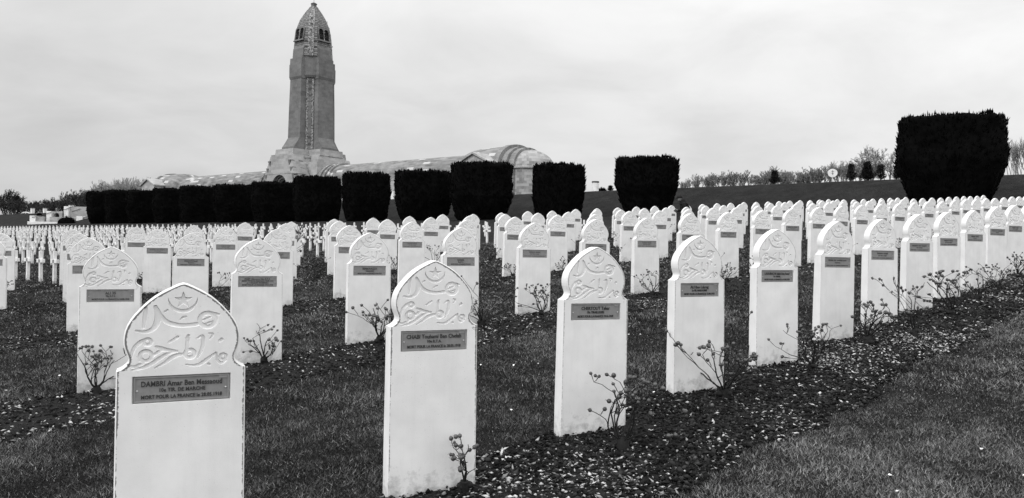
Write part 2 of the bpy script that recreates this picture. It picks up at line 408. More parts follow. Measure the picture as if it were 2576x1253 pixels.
# mulch: clods, chips and pebbles lying on the beds
def chips():
    Vs = []; Gs = []; 
    octv = np.array([(1, 0, 0), (0, 1, 0), (-1, 0, 0), (0, -1, 0), (0, 0, 1), (0, 0, -1)], float)
    octf = np.array([(0, 1, 4), (1, 2, 4), (2, 3, 4), (3, 0, 4), (1, 0, 5), (2, 1, 5), (3, 2, 5), (0, 3, 5)])
    for r in range(5):
        for (t0, t1, dens, sc) in ((-3.2, 9, 3000 if r == 0 else 900, .9), (9, 20, 800 if r == 0 else 260, 1.3), (20, 50, 50, 2.4)):
            n = int((t1-t0)*1.25*dens); tt = RNG.uniform(t0, t1, n); e0, e1 = bed_bounds(tt, r)
            q = e0-.05+(e1-e0+.12)*RNG.uniform(0, 1, n)
            P = (A0+OFF[r])[None]+tt[:, None]*su+q[:, None]*sn
            keep = (P[:, 1] > 2.5) & (np.abs(P[:, 0]) < .68*P[:, 1]+.6); P = P[keep]; n = len(P); q = q[keep]; tt = tt[keep]
            # pale litter gathers in patches
            pn = np.sin(tt*3.1+q*2.3)+np.sin(tt*1.3-q*4.1+1.)+.8*np.sin(tt*7.+q*5.)
            pale = RNG.uniform(0, 1, n) < np.clip(.24+.14*pn+.18*np.sin(tt*.9+1.2+r), .09, .75)
            g = np.where(pale, RNG.uniform(.05, .62, n)**1.3, .003+.035*RNG.uniform(0, 1, n)**2.5)
            s = (.005+.018*RNG.uniform(0, 1, n)**2.2)*sc
            el = RNG.uniform(.8, 2.2, n); fl = RNG.uniform(.25, .7, n); rz = RNG.uniform(0, 6.28, n)
            s = np.where(pale, s*.85, s); fl = np.where(pale, fl, fl*1.5)
            X = octv[None]*np.stack([s*el, s, s*fl], -1)[:, None, :]*RNG.uniform(.7, 1.3, (n, 6, 1))
            c, d = np.cos(rz)[:, None], np.sin(rz)[:, None]
            tilt = RNG.normal(0, .35, n)[:, None]
            x = X[..., 0]*c-X[..., 1]*d; y = X[..., 0]*d+X[..., 1]*c; z = X[..., 2]+X[..., 0]*tilt
            lift = RNG.uniform(.004, .02, n)
            Vs.append(np.stack([x+P[:, None, 0], y+P[:, None, 1], z+(Zg(P[:, 0], P[:, 1])+lift+.012)[:, None]], -1).reshape(-1, 3))
            Gs.append(np.repeat(g, 6))
    V = np.concatenate(Vs); G_ = np.concatenate(Gs); n = len(V)//6
    F = (octf[None]+6*np.arange(n)[:, None, None]).reshape(-1, 3)
    me = np_mesh('mulch', V, F, False, M['chips']); attr(me, 'g', G_); return me
tag(mobj('mulch', chips()), 'dark mulch and pale chips strewn over the planting beds', 'mulch', kind='stuff')

# grass blades
def blades():
    P = []; H_ = []; W_ = []
    for (y0, y1, dens, h, wd) in ((3.6, 6.5, 15000, .024, .0032), (6.5, 10, 6000, .027, .0050), (10, 17, 1900, .032, .0090), (17, 34, 420, .042, .020)):
        area = .68*(y1*y1-y0*y0); n = int(area*dens)
        y = np.sqrt(RNG.uniform(y0*y0, y1*y1, n)); x = RNG.uniform(-.69, .69, n)*y
        k = ~in_bed(x, y, -.03); P.append(np.stack([x[k], y[k]], -1)); m = k.sum()
        H_.append(h*RNG.uniform(.45, 1.5, m)); W_.append(np.full(m, wd)*RNG.uniform(.6, 1.3, m))
    P = np.concatenate(P); H_ = np.concatenate(H_); W_ = np.concatenate(W_); n = len(P)
    x, y = P[:, 0], P[:, 1]
    wx = x+.35*np.sin(y*1.7)+.12*np.sin(y*6.1+x*3); wy = y+.35*np.sin(x*2.3+1)+.12*np.sin(x*7.3)
    pn = np.sin(wx*2.1+wy*.7)*.8+np.sin(wx*.9-wy*1.9+2)*.8+np.sin(wx*4.7+wy*3.1+1)*.8+np.sin(wx*9.1-wy*8.3)*.7+np.sin(wx*15.+wy*11.)*.5
    H_ *= np.clip(1+.16*pn, .55, 1.5)
    az = RNG.uniform(0, 6.28, n); bend = RNG.uniform(.3, 1.5, n); ta = RNG.uniform(0, 6.28, n)
    z = Zg(x, y)-.003; a = np.stack([np.cos(az), np.sin(az)], -1)
    b0 = np.stack([x-a[:, 0]*W_, y-a[:, 1]*W_, z], -1); b1 = np.stack([x+a[:, 0]*W_, y+a[:, 1]*W_, z], -1)
    tp = np.stack([x+np.cos(ta)*H_*bend, y+np.sin(ta)*H_*bend, z+H_*np.sqrt(np.clip(1.2-bend*.7, .08, 1))], -1)
    V = np.stack([b0, b1, tp], 1).reshape(-1, 3); F = np.arange(3*n).reshape(n, 3)
    qa = (x-A0[0])*sn[0]+(y-A0[1])*sn[1]; worn = np.clip((qa-1.0)/.4, 0, 1)
    g = (.005+.085*RNG.uniform(0, 1, n)**1.9)*np.clip(1+.34*pn, .4, 2.1)*(1.38+.72*worn)
    g = np.where(RNG.uniform(0, 1, n) < .05+.05*np.clip(pn, 0, 2)+.06*worn, RNG.uniform(.10, .32, n), g)
    me = np_mesh('grass', V, F, False, M['blades']); attr(me, 'g', np.repeat(g, 3)); return me
tag(mobj('grass', blades()), 'short winter grass between the rows of stelae', 'grass', kind='stuff')
def petals():
    mb = MB()
    for i in range(210):
        y = math.sqrt(random.uniform(16, 400)); x = random.uniform(-.66, .66)*y; s = random.uniform(.008, .02)
        z = zg(x, y)+.022; a = random.uniform(0, 6.28)
        p = [(x+s*math.cos(a+t)*random.uniform(.5, 1.1), y+s*math.sin(a+t)*random.uniform(.5, 1.1), z+random.uniform(-.004, .01)) for t in (0, 1.3, 2.5, 3.7, 5.)]
        mb.add(p+[(x, y, z-.008)], [(0, 1, 2, 3, 4), (1, 0, 5), (2, 1, 5), (3, 2, 5), (4, 3, 5), (0, 4, 5)])
    return mb.mesh('petals', M['petal'])
tag(mobj('fallen_petals', petals()), 'small white petals scattered on the grass', 'petals', kind='stuff')

# ------------------------------------------------------------------ stele
H_, W_, T_ = 1.05*S+.05, .524, .094
PX = W_/1130.
OUT = [(0, 0), (12, 42), (35, 92), (65, 150), (95, 203), (130, 255), (170, 303), (215, 350), (260, 390), (300, 424), (345, 455), (390, 480), (430, 495), (480, 506), (520, 509), (560, 507), (600, 500), (640, 486), (675, 472), (702, 465), (725, 466), (745, 474), (765, 490), (785, 515), (800, 540), (809, 562), (815, 565), (2600, 565)]
def halfw(dy): return np.interp(dy, [a for a, b in OUT], [b for a, b in OUT])
def crom(pts, n=6):
    P = np.array(pts, float); P = np.vstack([2*P[0]-P[1], P, 2*P[-1]-P[-2]]); out = []
    for i in range(1, len(P)-2):
        for t in np.linspace(0, 1, n, endpoint=False):
            a, b, c, d = P[i-1], P[i], P[i+1], P[i+2]
            out.append(.5*((2*b)+(-a+c)*t+(2*a-5*b+4*c-d)*t*t+(-a+3*b-3*c+d)*t**3))
    out.append(P[-2]); return np.array(out)
STROKES = [  # (x, y, half width) in inscription units, y measured down the arch
 [(330, 262, 14), (322, 350, 16), (312, 440, 12)],
 [(412, 252, 17), (428, 300, 20), (432, 360, 26), (418, 420, 24), (380, 466, 18), (320, 484, 13), (250, 470, 8)],
 [(432, 275, 12), (462, 340, 18), (510, 392, 20), (580, 420, 19), (660, 430, 18), (740, 424, 17), (800, 414, 16)],
 [(492, 298, 9), (514, 284, 9)], [(628, 374, 4), (655, 352, 9), (682, 346, 4)],
 [(900, 315, 12), (940, 326, 13), (970, 332, 9)],
 [(212, 722, 5), (222, 670, 12), (245, 620, 15), (285, 580, 17), (330, 556, 14)],
 [(422, 622, 9), (462, 640, 18), (520, 658, 16), (606, 668, 5)],
 [(400, 705, 10), (440, 676, 13), (480, 655, 9)],
 [(604, 676, 6), (530, 690, 12), (460, 730, 15), (390, 778, 17), (320, 812, 15), (220, 834, 5)],
 [(292, 745, 14), (318, 772, 12), (280, 790, 14), (235, 806, 12), (185, 782, 7)],
 [(700, 700, 8), (620, 706, 16), (560, 730, 18), (500, 776, 12), (416, 823, 4)],
 [(540, 582, 10), (608, 538, 11)],
 [(696, 528, 8), (696, 560, 14), (690, 640, 14), (688, 690, 12)], [(682, 552, 6), (706, 524, 8)],
 [(776, 556, 6), (826, 536, 12), (832, 600, 16), (818, 670, 14), (784, 742, 5)],
 [(888, 512, 8), (918, 522, 10), (896, 562, 5)], [(984, 586, 14), (1000, 572, 14)],
 [(686, 800, 4), (740, 812, 9), (800, 806, 13), (850, 772, 14), (900, 736, 12), (950, 700, 8)], [(950, 700, 9), (958, 735, 9), (966, 775, 12), (1000, 800, 12), (1040, 775, 9)],
 [(886, 806, 12), (888, 808, 12)],
]
RINGS = [(870, 382, 49, 90), (350, 578, 16, 44), (338, 708, 32, 66), (717, 700, 22, 58), (1014, 742, 14, 42)]
def relief(x, dy):
    """x from the centre line, dy down from the apex, both in inscription units -> engraving depth 0..1"""
    X = x+655.; Y = dy+30.
    sd = np.full(X.shape, 1e3)
    for st in STROKES:
        P = crom(st) if len(st) > 2 else np.array(st, float)
        for a, b in zip(P[:-1], P[1:]):
            d = b[:2]-a[:2]; l2 = d@d+1e-6
            t = np.clip(((X-a[0])*d[0]+(Y-a[1])*d[1])/l2, 0, 1)
            sd = np.minimum(sd, np.hypot(X-a[0]-t*d[0], Y-a[1]-t*d[1])-(a[2]+t*(b[2]-a[2])))
    for (cx, cy, r0, r1) in RINGS:
        q = np.hypot(X-cx, (Y-cy)*1.05); sd = np.minimum(sd, np.maximum(r0-q, q-r1))
    # bars across the big ring
    for (a, b) in (((818, 388), (905, 350)), ((842, 424), (915, 398))):
        a = np.array(a, float); d = np.array(b, float)-a; t = np.clip(((X-a[0])*d[0]+(Y-a[1])*d[1])/(d@d), 0, 1)
        sd = np.minimum(sd, np.hypot(X-a[0]-t*d[0], Y-a[1]-t*d[1])-7)
    # crescent and star
    c1 = np.hypot(X-650, Y-183)-127; c2 = 130.5-np.hypot(X-650, Y-147.5)
    sd = np.minimum(sd, np.maximum(c1, c2))
    an = np.arctan2(X-653, -(Y-190)); q = np.hypot(X-653, Y-190); seg = 2*math.pi/5
    an = np.abs((an+seg/2) % seg-seg/2)
    px, py = q*np.sin(an), q*np.cos(an); R1 = 78.; r2 = 31.
    ax, ay = 0, R1; bx, by = r2*math.sin(math.pi/5), r2*math.cos(math.pi/5)
    nx, ny = (ay-by), (bx-ax); nl = math.hypot(nx, ny); sd = np.minimum(sd, ((px-ax)*nx+(py-ay)*ny)/nl)
    return 1-np.clip((sd+2.2)/5.0, 0, 1)
def stele_mesh(nu, nv):
    top = np.concatenate([np.linspace(0, 60, max(nv//14, 4)) ** 1, np.linspace(60, 850, nv)[1:]])
    pl0, pl1 = 866, 1120
    mid = np.unique(np.concatenate([np.linspace(850, 1140, 40), [pl0-1.5, pl0+1.5, pl1-1.5, pl1+1.5]]))[1:]
    bot = np.linspace(1140, (H_+.15)/PX, 14)[1:]
    dy = np.concatenate([top, mid, bot]); dy[0] = .0
    hw = np.maximum(halfw(dy), 1.5)
    u = np.linspace(-1, 1, nu); u = np.sort(np.concatenate([u, [-.995, -.985, -.97, .97, .985, .995]])); nu = len(u)
    X = u[None]*hw[:, None]; DY = np.repeat(dy[:, None], nu, 1)
    # narrow near foot: stele widens very slightly
    dep = relief(X, DY)*.0072
    rec = ((np.abs(X) < 428) & (DY > pl0) & (DY < pl1)); dep = np.where(rec, .011, dep)
    # rounded edge: distance to outline
    slope = np.gradient(hw, dy); e = (hw[:, None]-np.abs(X))/np.sqrt(1+slope[:, None]**2)
    e = np.minimum(e, (DY-0)*.9+1e-3)
    bw_ = 13.; k = np.clip(1-e/bw_, 0, 1); dep = np.maximum(dep, k*k*bw_*PX*.9)
    taper = 1+.012*np.clip((DY-300)/2000, 0, 1)
    xx = X*PX*taper; z = H_-DY*PX
    Vf = np.stack([xx, -T_/2+dep-.006*np.clip((DY-300)/2000, 0, 1), z], -1).reshape(-1, 3)
    ni = len(dy); idx = np.arange(ni*nu).reshape(ni, nu)
    F = np.stack([idx[:-1, :-1], idx[1:, :-1], idx[1:, 1:], idx[:-1, 1:]], -1).reshape(-1, 4)
    # back
    ub = np.array([-1, -.97, 0, .97, 1.]); Xb = ub[None]*hw[:, None]; depb = np.where(np.abs(ub) > .98, .006, 0)[None]+0*Xb
    Vb = np.stack([Xb*PX*taper[:, :1], T_/2-depb+.006*np.clip((dy-300)/2000, 0, 1)[:, None], np.repeat((H_-dy*PX)[:, None], 5, 1)], -1).reshape(-1, 3)
    ib = np.arange(ni*5).reshape(ni, 5)+ni*nu
    Fb = np.stack([ib[:-1, :-1], ib[:-1, 1:], ib[1:, 1:], ib[1:, :-1]], -1).reshape(-1, 4)
    Ls = np.stack([idx[:-1, 0], ib[:-1, 0], ib[1:, 0], idx[1:, 0]], -1); Rs = np.stack([idx[:-1, -1], idx[1:, -1], ib[1:, -1], ib[:-1, -1]], -1)
    Tp = [[idx[0, 0], idx[0, -1], ib[0, 4], ib[0, 0]]]
    me = np_mesh('stele', np.concatenate([Vf, Vb]), np.concatenate([F, Fb, Ls, Rs, Tp]), True, M['stele'])
    ed = np.clip(1-(e-12)/45., 0, 1)*np.clip((e-7)/6, 0, 1); ed = np.where((DY > 780) & (DY < 880) & (np.abs(X) > 430), np.maximum(ed, .55), ed)
    ed = np.where(DY > 1400, ed*.8, ed)
    attr(me, 'edge', np.concatenate([ed.ravel(), np.full(len(Vb), 0.)]))
    me.set_sharp_from_angle(angle=R(38)); return me
ME_HI = stele_mesh(320, 380); ME_LO = stele_mesh(90, 120)
def plaque_meshes():
    z1 = H_-868*PX; z0 = H_-1118*PX; x = 425*PX; y = -T_/2+.0105
    b = MB(); b.box(-x, x, y-.004, y, z0, z1); body = b.mesh('plaque', M['plaque'])
    f = MB(); fw = .009; yy = y-.0085
    f.box(-x+.004, x-.004, yy, y-.0042, z1-fw, z1-.004+.0); f.box(-x+.004, x-.004, yy, y-.0042, z0+.004, z0+fw)
    f.box(-x+.004, -x+fw, yy, y-.0042, z0+fw+.0002, z1-fw-.0002); f.box(x-fw, x-.004, yy, y-.0042, z0+fw+.0002, z1-fw-.0002)
    fr = f.mesh('border', M['plaque_edge'])
    s = MB(); zc = (z0+z1)/2-.005
    for sx in (-1, 1): s.ball((sx*(x-.017), y-.005, zc), .0045, nu=8, nv=4)
    sc_ = s.mesh('screws', M['screw'])
    t = MB(); t.box(x-.044, x-.012, y-.0072, y-.0042, z1-.0205, z1-.0105); tg = t.mesh('number_tag', M['plaque_edge'])
    return body, fr, sc_, tg, z0, z1, y
PB, PF, PS, PT, PZ0, PZ1, PY = plaque_meshes(); PH = PZ1-PZ0
def letters(lines):
    n = len(lines); zs = [.70, .46, .21] if n == 3 else [.74, .56, .38, .19]
    ls = []
    for i, (s, wf) in enumerate(lines):
        size = (.033 if i == 0 else .023) if n == 3 else .021
        ls.append((s, 0, PZ0+PH*zs[i], size, wf*.385*.88))
    me = text_mesh(ls); me.transform(Matrix.Translation((0, PY-.0062, 0))); me.materials.append(M['letter']); return me
NAMES = {(0, 0): [('DAMBRI Amar Ben Messaoud', .97), ('10e TIR. DE MARCHE', .55), ('MORT POUR LA FRANCE le 28.05.1918', .97)],
 (0, 1): [('CHABI Touhami Ben Chelah', .97), ('10e R.T.A.', .25), ('MORT POUR LA FRANCE le 28.05.1918', .95)],
 (0, 2): [('CHERTOUT Tahar', .68), ('10e TIRAILLEURS', .4), ('MORT POUR LA FRANCE 1914-1918', .85)],
 (0, 3): [('ALI Ben Lakreg', .56), ('3e TIR. MAROCAINS', .46), ('MORT POUR LA FRANCE le 12.08.1918', .93)],
 (0, 4): [('LAOUBACHI Salah Ben Amar', .92), ('7e TIRAIL.', .27), ('MORT POUR LA FRANCE le 17.08.1918', .92)],
 (1, 0): [('ALI 35', .26), ('95e R.T.S.', .24), ('MORT POUR LA FRANCE le 24.08.1918', .92)],
 (1, 1): [('PAEY Aboume 26e R.T.S.', .78), ('MORT POUR LA FRANCE le 15.08.1918', .95), ('et 1 SOLDAT INCONNU', .66), ('MORT POUR LA FRANCE 1914-1918', .94)],
 (1, 2): [('BENBOUAZZA', .52), ('TIRAILLEUR', .3), ('MORT POUR LA FRANCE 1914-1918', .86)],
 (1, 3): [('KAOLAK', .28), ('8e R.T.A.', .22), ('MORT POUR LA FRANCE 1914-1918', .82)],
 (2, 1): [('DIOLFATE Koud', .55), ('43e B.T.S.', .25), ('MORT POUR LA FRANCE le 15.08.1918', .88)]}
def bars(seed):
    rr = random.Random(seed); mb = MB()
    for zf, h, words in ((.70, .016, rr.choice([(9, 4, 8), (8, 6), (10,), (6, 3, 7, 4)])), (.46, .010, rr.choice([(3, 6), (7,), (3, 3, 5)])), (.21, .011, (4, 4, 2, 6, 9))):
        tot = sum(words)+.8*(len(words)-1); sc_ = min(.33/tot, .0125 if h > .012 else .0118); x = -tot*sc_/2
        for w_ in words:
            for c in range(w_):
                xx = x+c*sc_; mb.box(xx+.15*sc_, xx+.45*sc_, PY-.0075, PY-.0046, PZ0+PH*zf-h/2, PZ0+PH*zf+h/2)
                if rr.random() < .8:
                    zz = PZ0+PH*zf+rr.choice((-h/2, 0, h/2-.003)); mb.box(xx+.45*sc_, xx+.85*sc_, PY-.0075, PY-.0046, zz, zz+.003)
            x += (w_+.8)*sc_
    return mb.mesh('lettering', M['letter'])
BARS = [bars(i) for i in range(5)]
TH = R(24.5)
ORD = ['', 'first', 'second', 'third', 'fourth', 'fifth', 'sixth', 'seventh', 'eighth', 'ninth', 'tenth', 'eleventh', 'twelfth', 'thirteenth', 'fourteenth', 'fifteenth', 'sixteenth', 'seventeenth', 'eighteenth', 'nineteenth', 'twentieth']
ORD += ['twenty-'+s for s in ORD[1:10]]+['thirtieth']+['thirty-'+s for s in ORD[1:10]]
ROWN = ['front row', 'second row', 'third row', 'fourth row', 'rearmost row']
VIS = []; NV = {}
LOOK = {(0, 0): 'large white arched stele nearest the camera, its edges spotted with lichen', (0, 1): 'white arched stele with lichened edge, second of the front row from the left',
 (0, 2): 'white arched stele with a big rose bush at its right foot', (0, 3): 'white arched stele with a wide spreading rose bush before its foot',
 (1, 0): 'white arched stele behind the nearest one, a big rose bush before it', (1, 1): 'white arched stele whose plate carries four lines of writing'}
for r in range(5):
    n = 0
    for k in range(K[r][0], K[r][1]+1):
        x, y = stele_xy(r, k); u, v = proj(x, y, zg(x, y)+1)
        if u > 2576+600/y*1. or u < -500/y*1.-60: continue
        n += 1; VIS.append((r, k, n)); 
    NV[r] = n
STELE_AT = {}
for (r, k, n) in VIS:
    rr = random.Random(r*100+k); x, y = stele_xy(r, k)
    x += rr.uniform(-.012, .012); y += rr.uniform(-.012, .012)
    t = empty('stele', (x, y, zg(x, y)+rr.uniform(-.012, .012)), TH+R(rr.uniform(-1.2, 1.2)))
    t.rotation_euler = (R(rr.uniform(-.5, .5)), R(rr.uniform(-.45, .45)), t.rotation_euler[2])
    lab = LOOK.get((r, k)) or f'white arched stele, {ORD[n]} from the left in the {ROWN[r]}'
    tag(t, lab, 'gravestone', 'white arched stelae with crescent and star'); STELE_AT[(r, k)] = t
    near = y < 14
    lich = {(0, 0): 1., (0, 1): .95, (0, 2): .6, (0, 3): .5}.get((r, k), .25+.3*rr.random()); mobj('stone', ME_HI if near else ME_LO, None, t).color = (lich, lich, lich, 1)
    p = mobj('plaque', PB, None, t)
    mobj('border', PF, None, p)
    if y < 22:
        mobj('number_tag', PT, None, p)
        if y < 14: mobj('screws', PS, None, p)
    if (r, k) in NAMES: mobj('lettering', letters(NAMES[(r, k)]), None, p)
    else: mobj('lettering', BARS[(r*7+k) % 5], None, p)

# ------------------------------------------------------------------ crosses
def cross_parts():
    h = .80; w2 = .037; arm = .19; az1 = h*.745; az0 = az1-.095
    mb = MB()
    # one outline, extruded: a tapered latin cross
    o_ = [(-w2*1.12, -.1), (w2*1.12, -.1), (w2, az0), (arm, az0), (arm, az1), (w2*.95, az1), (w2*.9, h), (-w2*.9, h), (-w2*.95, az1), (-arm, az1), (-arm, az0), (-w2, az0)]
    tt = .037
    mb.add([(x, -tt, z) for x, z in o_]+[(x, tt, z) for x, z in o_],
           [tuple(range(12)), tuple(range(23, 11, -1))]+[(i, i+12, (i+1) % 12+12, (i+1) % 12) for i in range(12)])
    body = mb.mesh('cross', M['cross'])
    bm = bmesh.new(); bm.from_mesh(body); bmesh.ops.bevel(bm, geom=[e for e in bm.edges if e.calc_face_angle(0) > .5], offset=.005, segments=1, affect='EDGES'); 
    bmesh.ops.recalc_face_normals(bm, faces=bm.faces); bm.to_mesh(body); bm.free()
    p = MB(); p.box(-.05, .05, -tt-.005, -tt-.0005, az0+.008, az1-.010); return body, p.mesh('plate', M['plaque'])
CB, CP = cross_parts()
ca = np.array((.766, -.643))*.72*S; cn = np.array((.643, .766))
C0 = -17.35*S      # q of the columns nearest the stelae
cand = []
for i, Nn in enumerate([6.35, 8.65, 10.95, 13.25, 15.6, 17.9, 20.2, 22.6, 24.9]):
    for j in range(0, 92):
        if (j in (14, 15) and i > 0) or j in (39, 40): continue       # paths across the field
        q = C0-j*.72*S-(.0 if i % 2 else .0); Pm = cn*Nn*S+np.array((.766, -.643))*q
        x, y = Pm; 
        if y < 5: continue
        u, v = proj(x, y, zg(x, y)+.8)
        if u < -25 or u > 2600: continue
        cand.append((y, x, i, j))
cand.sort(); THC = R(-41)
def put_cross(x, y, sd):
    rr = random.Random(sd); t = empty('grave_cross', (x, y, zg(x, y)+rr.uniform(-.015, .01)), THC+R(rr.uniform(-1.5, 1.5)))
    t.rotation_euler[0] = R(rr.uniform(-1, 1)); t.rotation_euler[1] = R(rr.uniform(-1, 1)); return t
ordn = {}
for i_ in range(3):
    for m_, c_ in enumerate(sorted([c for c in cand[:300] if c[2] == i_], key=lambda c: -c[1])): ordn[(i_, c_[3])] = m_+1
def CL(i, j):
    if (i, j) in ordn and ordn[(i, j)] < len(ORD): return f"small white cross, {ORD[ordn[(i, j)]]} from the right in the {['nearest', 'second nearest', 'third nearest'][i]} row of crosses"
    return 'small white cross in the packed far rows of crosses below the dark hedge'
for n, (y, x, i, j) in enumerate(cand[:300]):
    t = put_cross(x, y, i*100+j); tag(t, CL(i, j), 'cross', 'small white crosses below the hedge')
    mobj('cross_body', CB, None, t); mobj('name_plate', CP, None, t)
rest = cand[300:]
if rest:
    base = np.array([v.co for v in CB.vertices]); bf = [tuple(p.vertices) for p in CB.polygons]; mb = MB()
    for (y, x, i, j) in rest:
        c, s = math.cos(THC), math.sin(THC); z = zg(x, y)
        mb.add([(x+p[0]*c-p[1]*s, y+p[0]*s+p[1]*c, z+p[2]) for p in base], bf)
    tag(mobj('distant_crosses', mb.mesh('distant_crosses', M['cross'])), 'farthest white crosses at the left end of the field', 'crosses', 'small white crosses below the hedge', 'stuff')

# ------------------------------------------------------------------ rose bushes
def rose(seed, ncane=6, hgt=.42, spread=.28):
    rr = random.Random(seed); c = MB(); hp = []
    c.tube([(0, 0, -.05), (.008, .0, .03), (-.008, .006, .085)], [.028, .034, .024], 7)
    for i in range(4): c.ball((rr.uniform(-.02, .02), rr.uniform(-.02, .02), .05+rr.uniform(-.02, .02)), .026, nu=6, nv=4)
    def hip(p, d):
        r = rr.uniform(.008, .0135); q = Vector(p)+Vector(d)*r*.8
        hp.append((tuple(q), r, rr.uniform(1.15, 1.4)))
        for a in range(3):
            e = q+Vector(d)*r*.9; f = e+(Vector(d)*.6+Vector((rr.uniform(-1, 1), rr.uniform(-1, 1), rr.uniform(-1, 1)))*.7)*.011
            c.tube([e, f], [.0014, .0004], 3, cap=False)
    def cane(p, d, ln, r, lev):
        n = max(3, int(ln/.045)); pts = [Vector(p)]; rad = [r]
        for i in range(n):
            d = (d+Vector((rr.gauss(0, .19), rr.gauss(0, .19), rr.gauss(.03, .12)))).normalized()
            pts.append(pts[-1]+d*ln/n); rad.append(max(.0021, r*(1-.5*(i+1)/n)))
        c.tube(pts, rad, 5)
        for i in range(1, n):
            if rr.random() < .75:
                a = Vector((rr.uniform(-1, 1), rr.uniform(-1, 1), rr.uniform(-.4, .5))).normalized()
                c.tube([pts[i], pts[i]+a*rr.uniform(.007, .014)], [rad[i]*.55, .0004], 3, cap=False)
        if lev > 0:
            for q in range(rr.choice((2, 2, 3))):
                i = rr.randint(max(1, n//2), n); a = Vector((rr.uniform(-1, 1), rr.uniform(-1, 1), rr.uniform(-.1, .6))).normalized()
                cane(pts[i], (d*1.0+a*1.15).normalized(), ln*rr.uniform(.35, .6), rad[i]*.7, lev-1)
        else:
            if rr.random() < .8: hip(pts[-1], d)
            if rr.random() < .45 and n > 2:
                a = (d+Vector((rr.uniform(-1, 1), rr.uniform(-1, 1), 0))*.8).normalized(); e = pts[-2]+a*.025
                c.tube([pts[-2], e], [.0015, .001], 3, cap=False); hip(e, a)
    for i in range(ncane):
        a = 2*math.pi*(i+rr.random()*.6)/ncane; sp = rr.uniform(.25, 1.)*spread/hgt
        cane((0, 0, .05), Vector((math.cos(a)*sp, math.sin(a)*sp, 1)).normalized(), hgt*rr.uniform(.5, .85), rr.uniform(.0046, .0070), 2 if rr.random() < .85 else 1)
    one = MB(); one.v, one.f, one.sm = list(c.v), list(c.f), list(c.sm); nc = len(c.f)
    for q, r, k in hp: one.ball(q, r, 1, 1, k, 7, 5)
    full = one.mesh('rose_bush', M['cane']); full.materials.append(M['hip'])
    full.polygons.foreach_set('material_index', [0]*nc+[1]*(len(full.polygons)-nc))
    hm_ = []
    for q, r, k in hp:
        b = MB(); b.ball(q, r, 1, 1, k, 9, 7); hm_.append(b.mesh('rose_hip', M['hip']))
    return c.mesh('canes', M['cane']), hm_, full
ROSES = [rose(1, 8, .44, .46), rose(2, 8, .40, .40), rose(3, 9, .46, .52), rose(4, 5, .55, .30), rose(5, 6, .36, .38), rose(6, 3, .30, .20), rose(8, 10, .44, .66)]
def put_rose(x, y, proto, sc_, rz, label):
    if y > 11:
        t = mobj('rose_bush', ROSES[proto][2]); t.location = (x, y, zg(x, y)+.01); t.rotation_euler = (0, 0, rz)
    else:
        t = empty('rose_bush', (x, y, zg(x, y)+.01), rz, sc_); mobj('canes', ROSES[proto][0], None, t)
        for h_ in ROSES[proto][1]: mobj('rose_hip', h_, None, t)
    t.scale = (sc_, sc_, sc_*(1 if proto == 3 else .76)); tag(t, label, 'rose bush', 'leafless rose bushes in the beds')
def gp(px, py):
    """ground point seen at a pixel of the photograph (used once, to read real positions off it)"""
    c, s = math.cos(R(1)), math.sin(R(1)); a, b = px-1288, py-626.5; u = a*c+b*s; v = -a*s+b*c
    D = (CAMH+.05)/(v/2000+.046*u/2000+.057); return u/2000*D, D
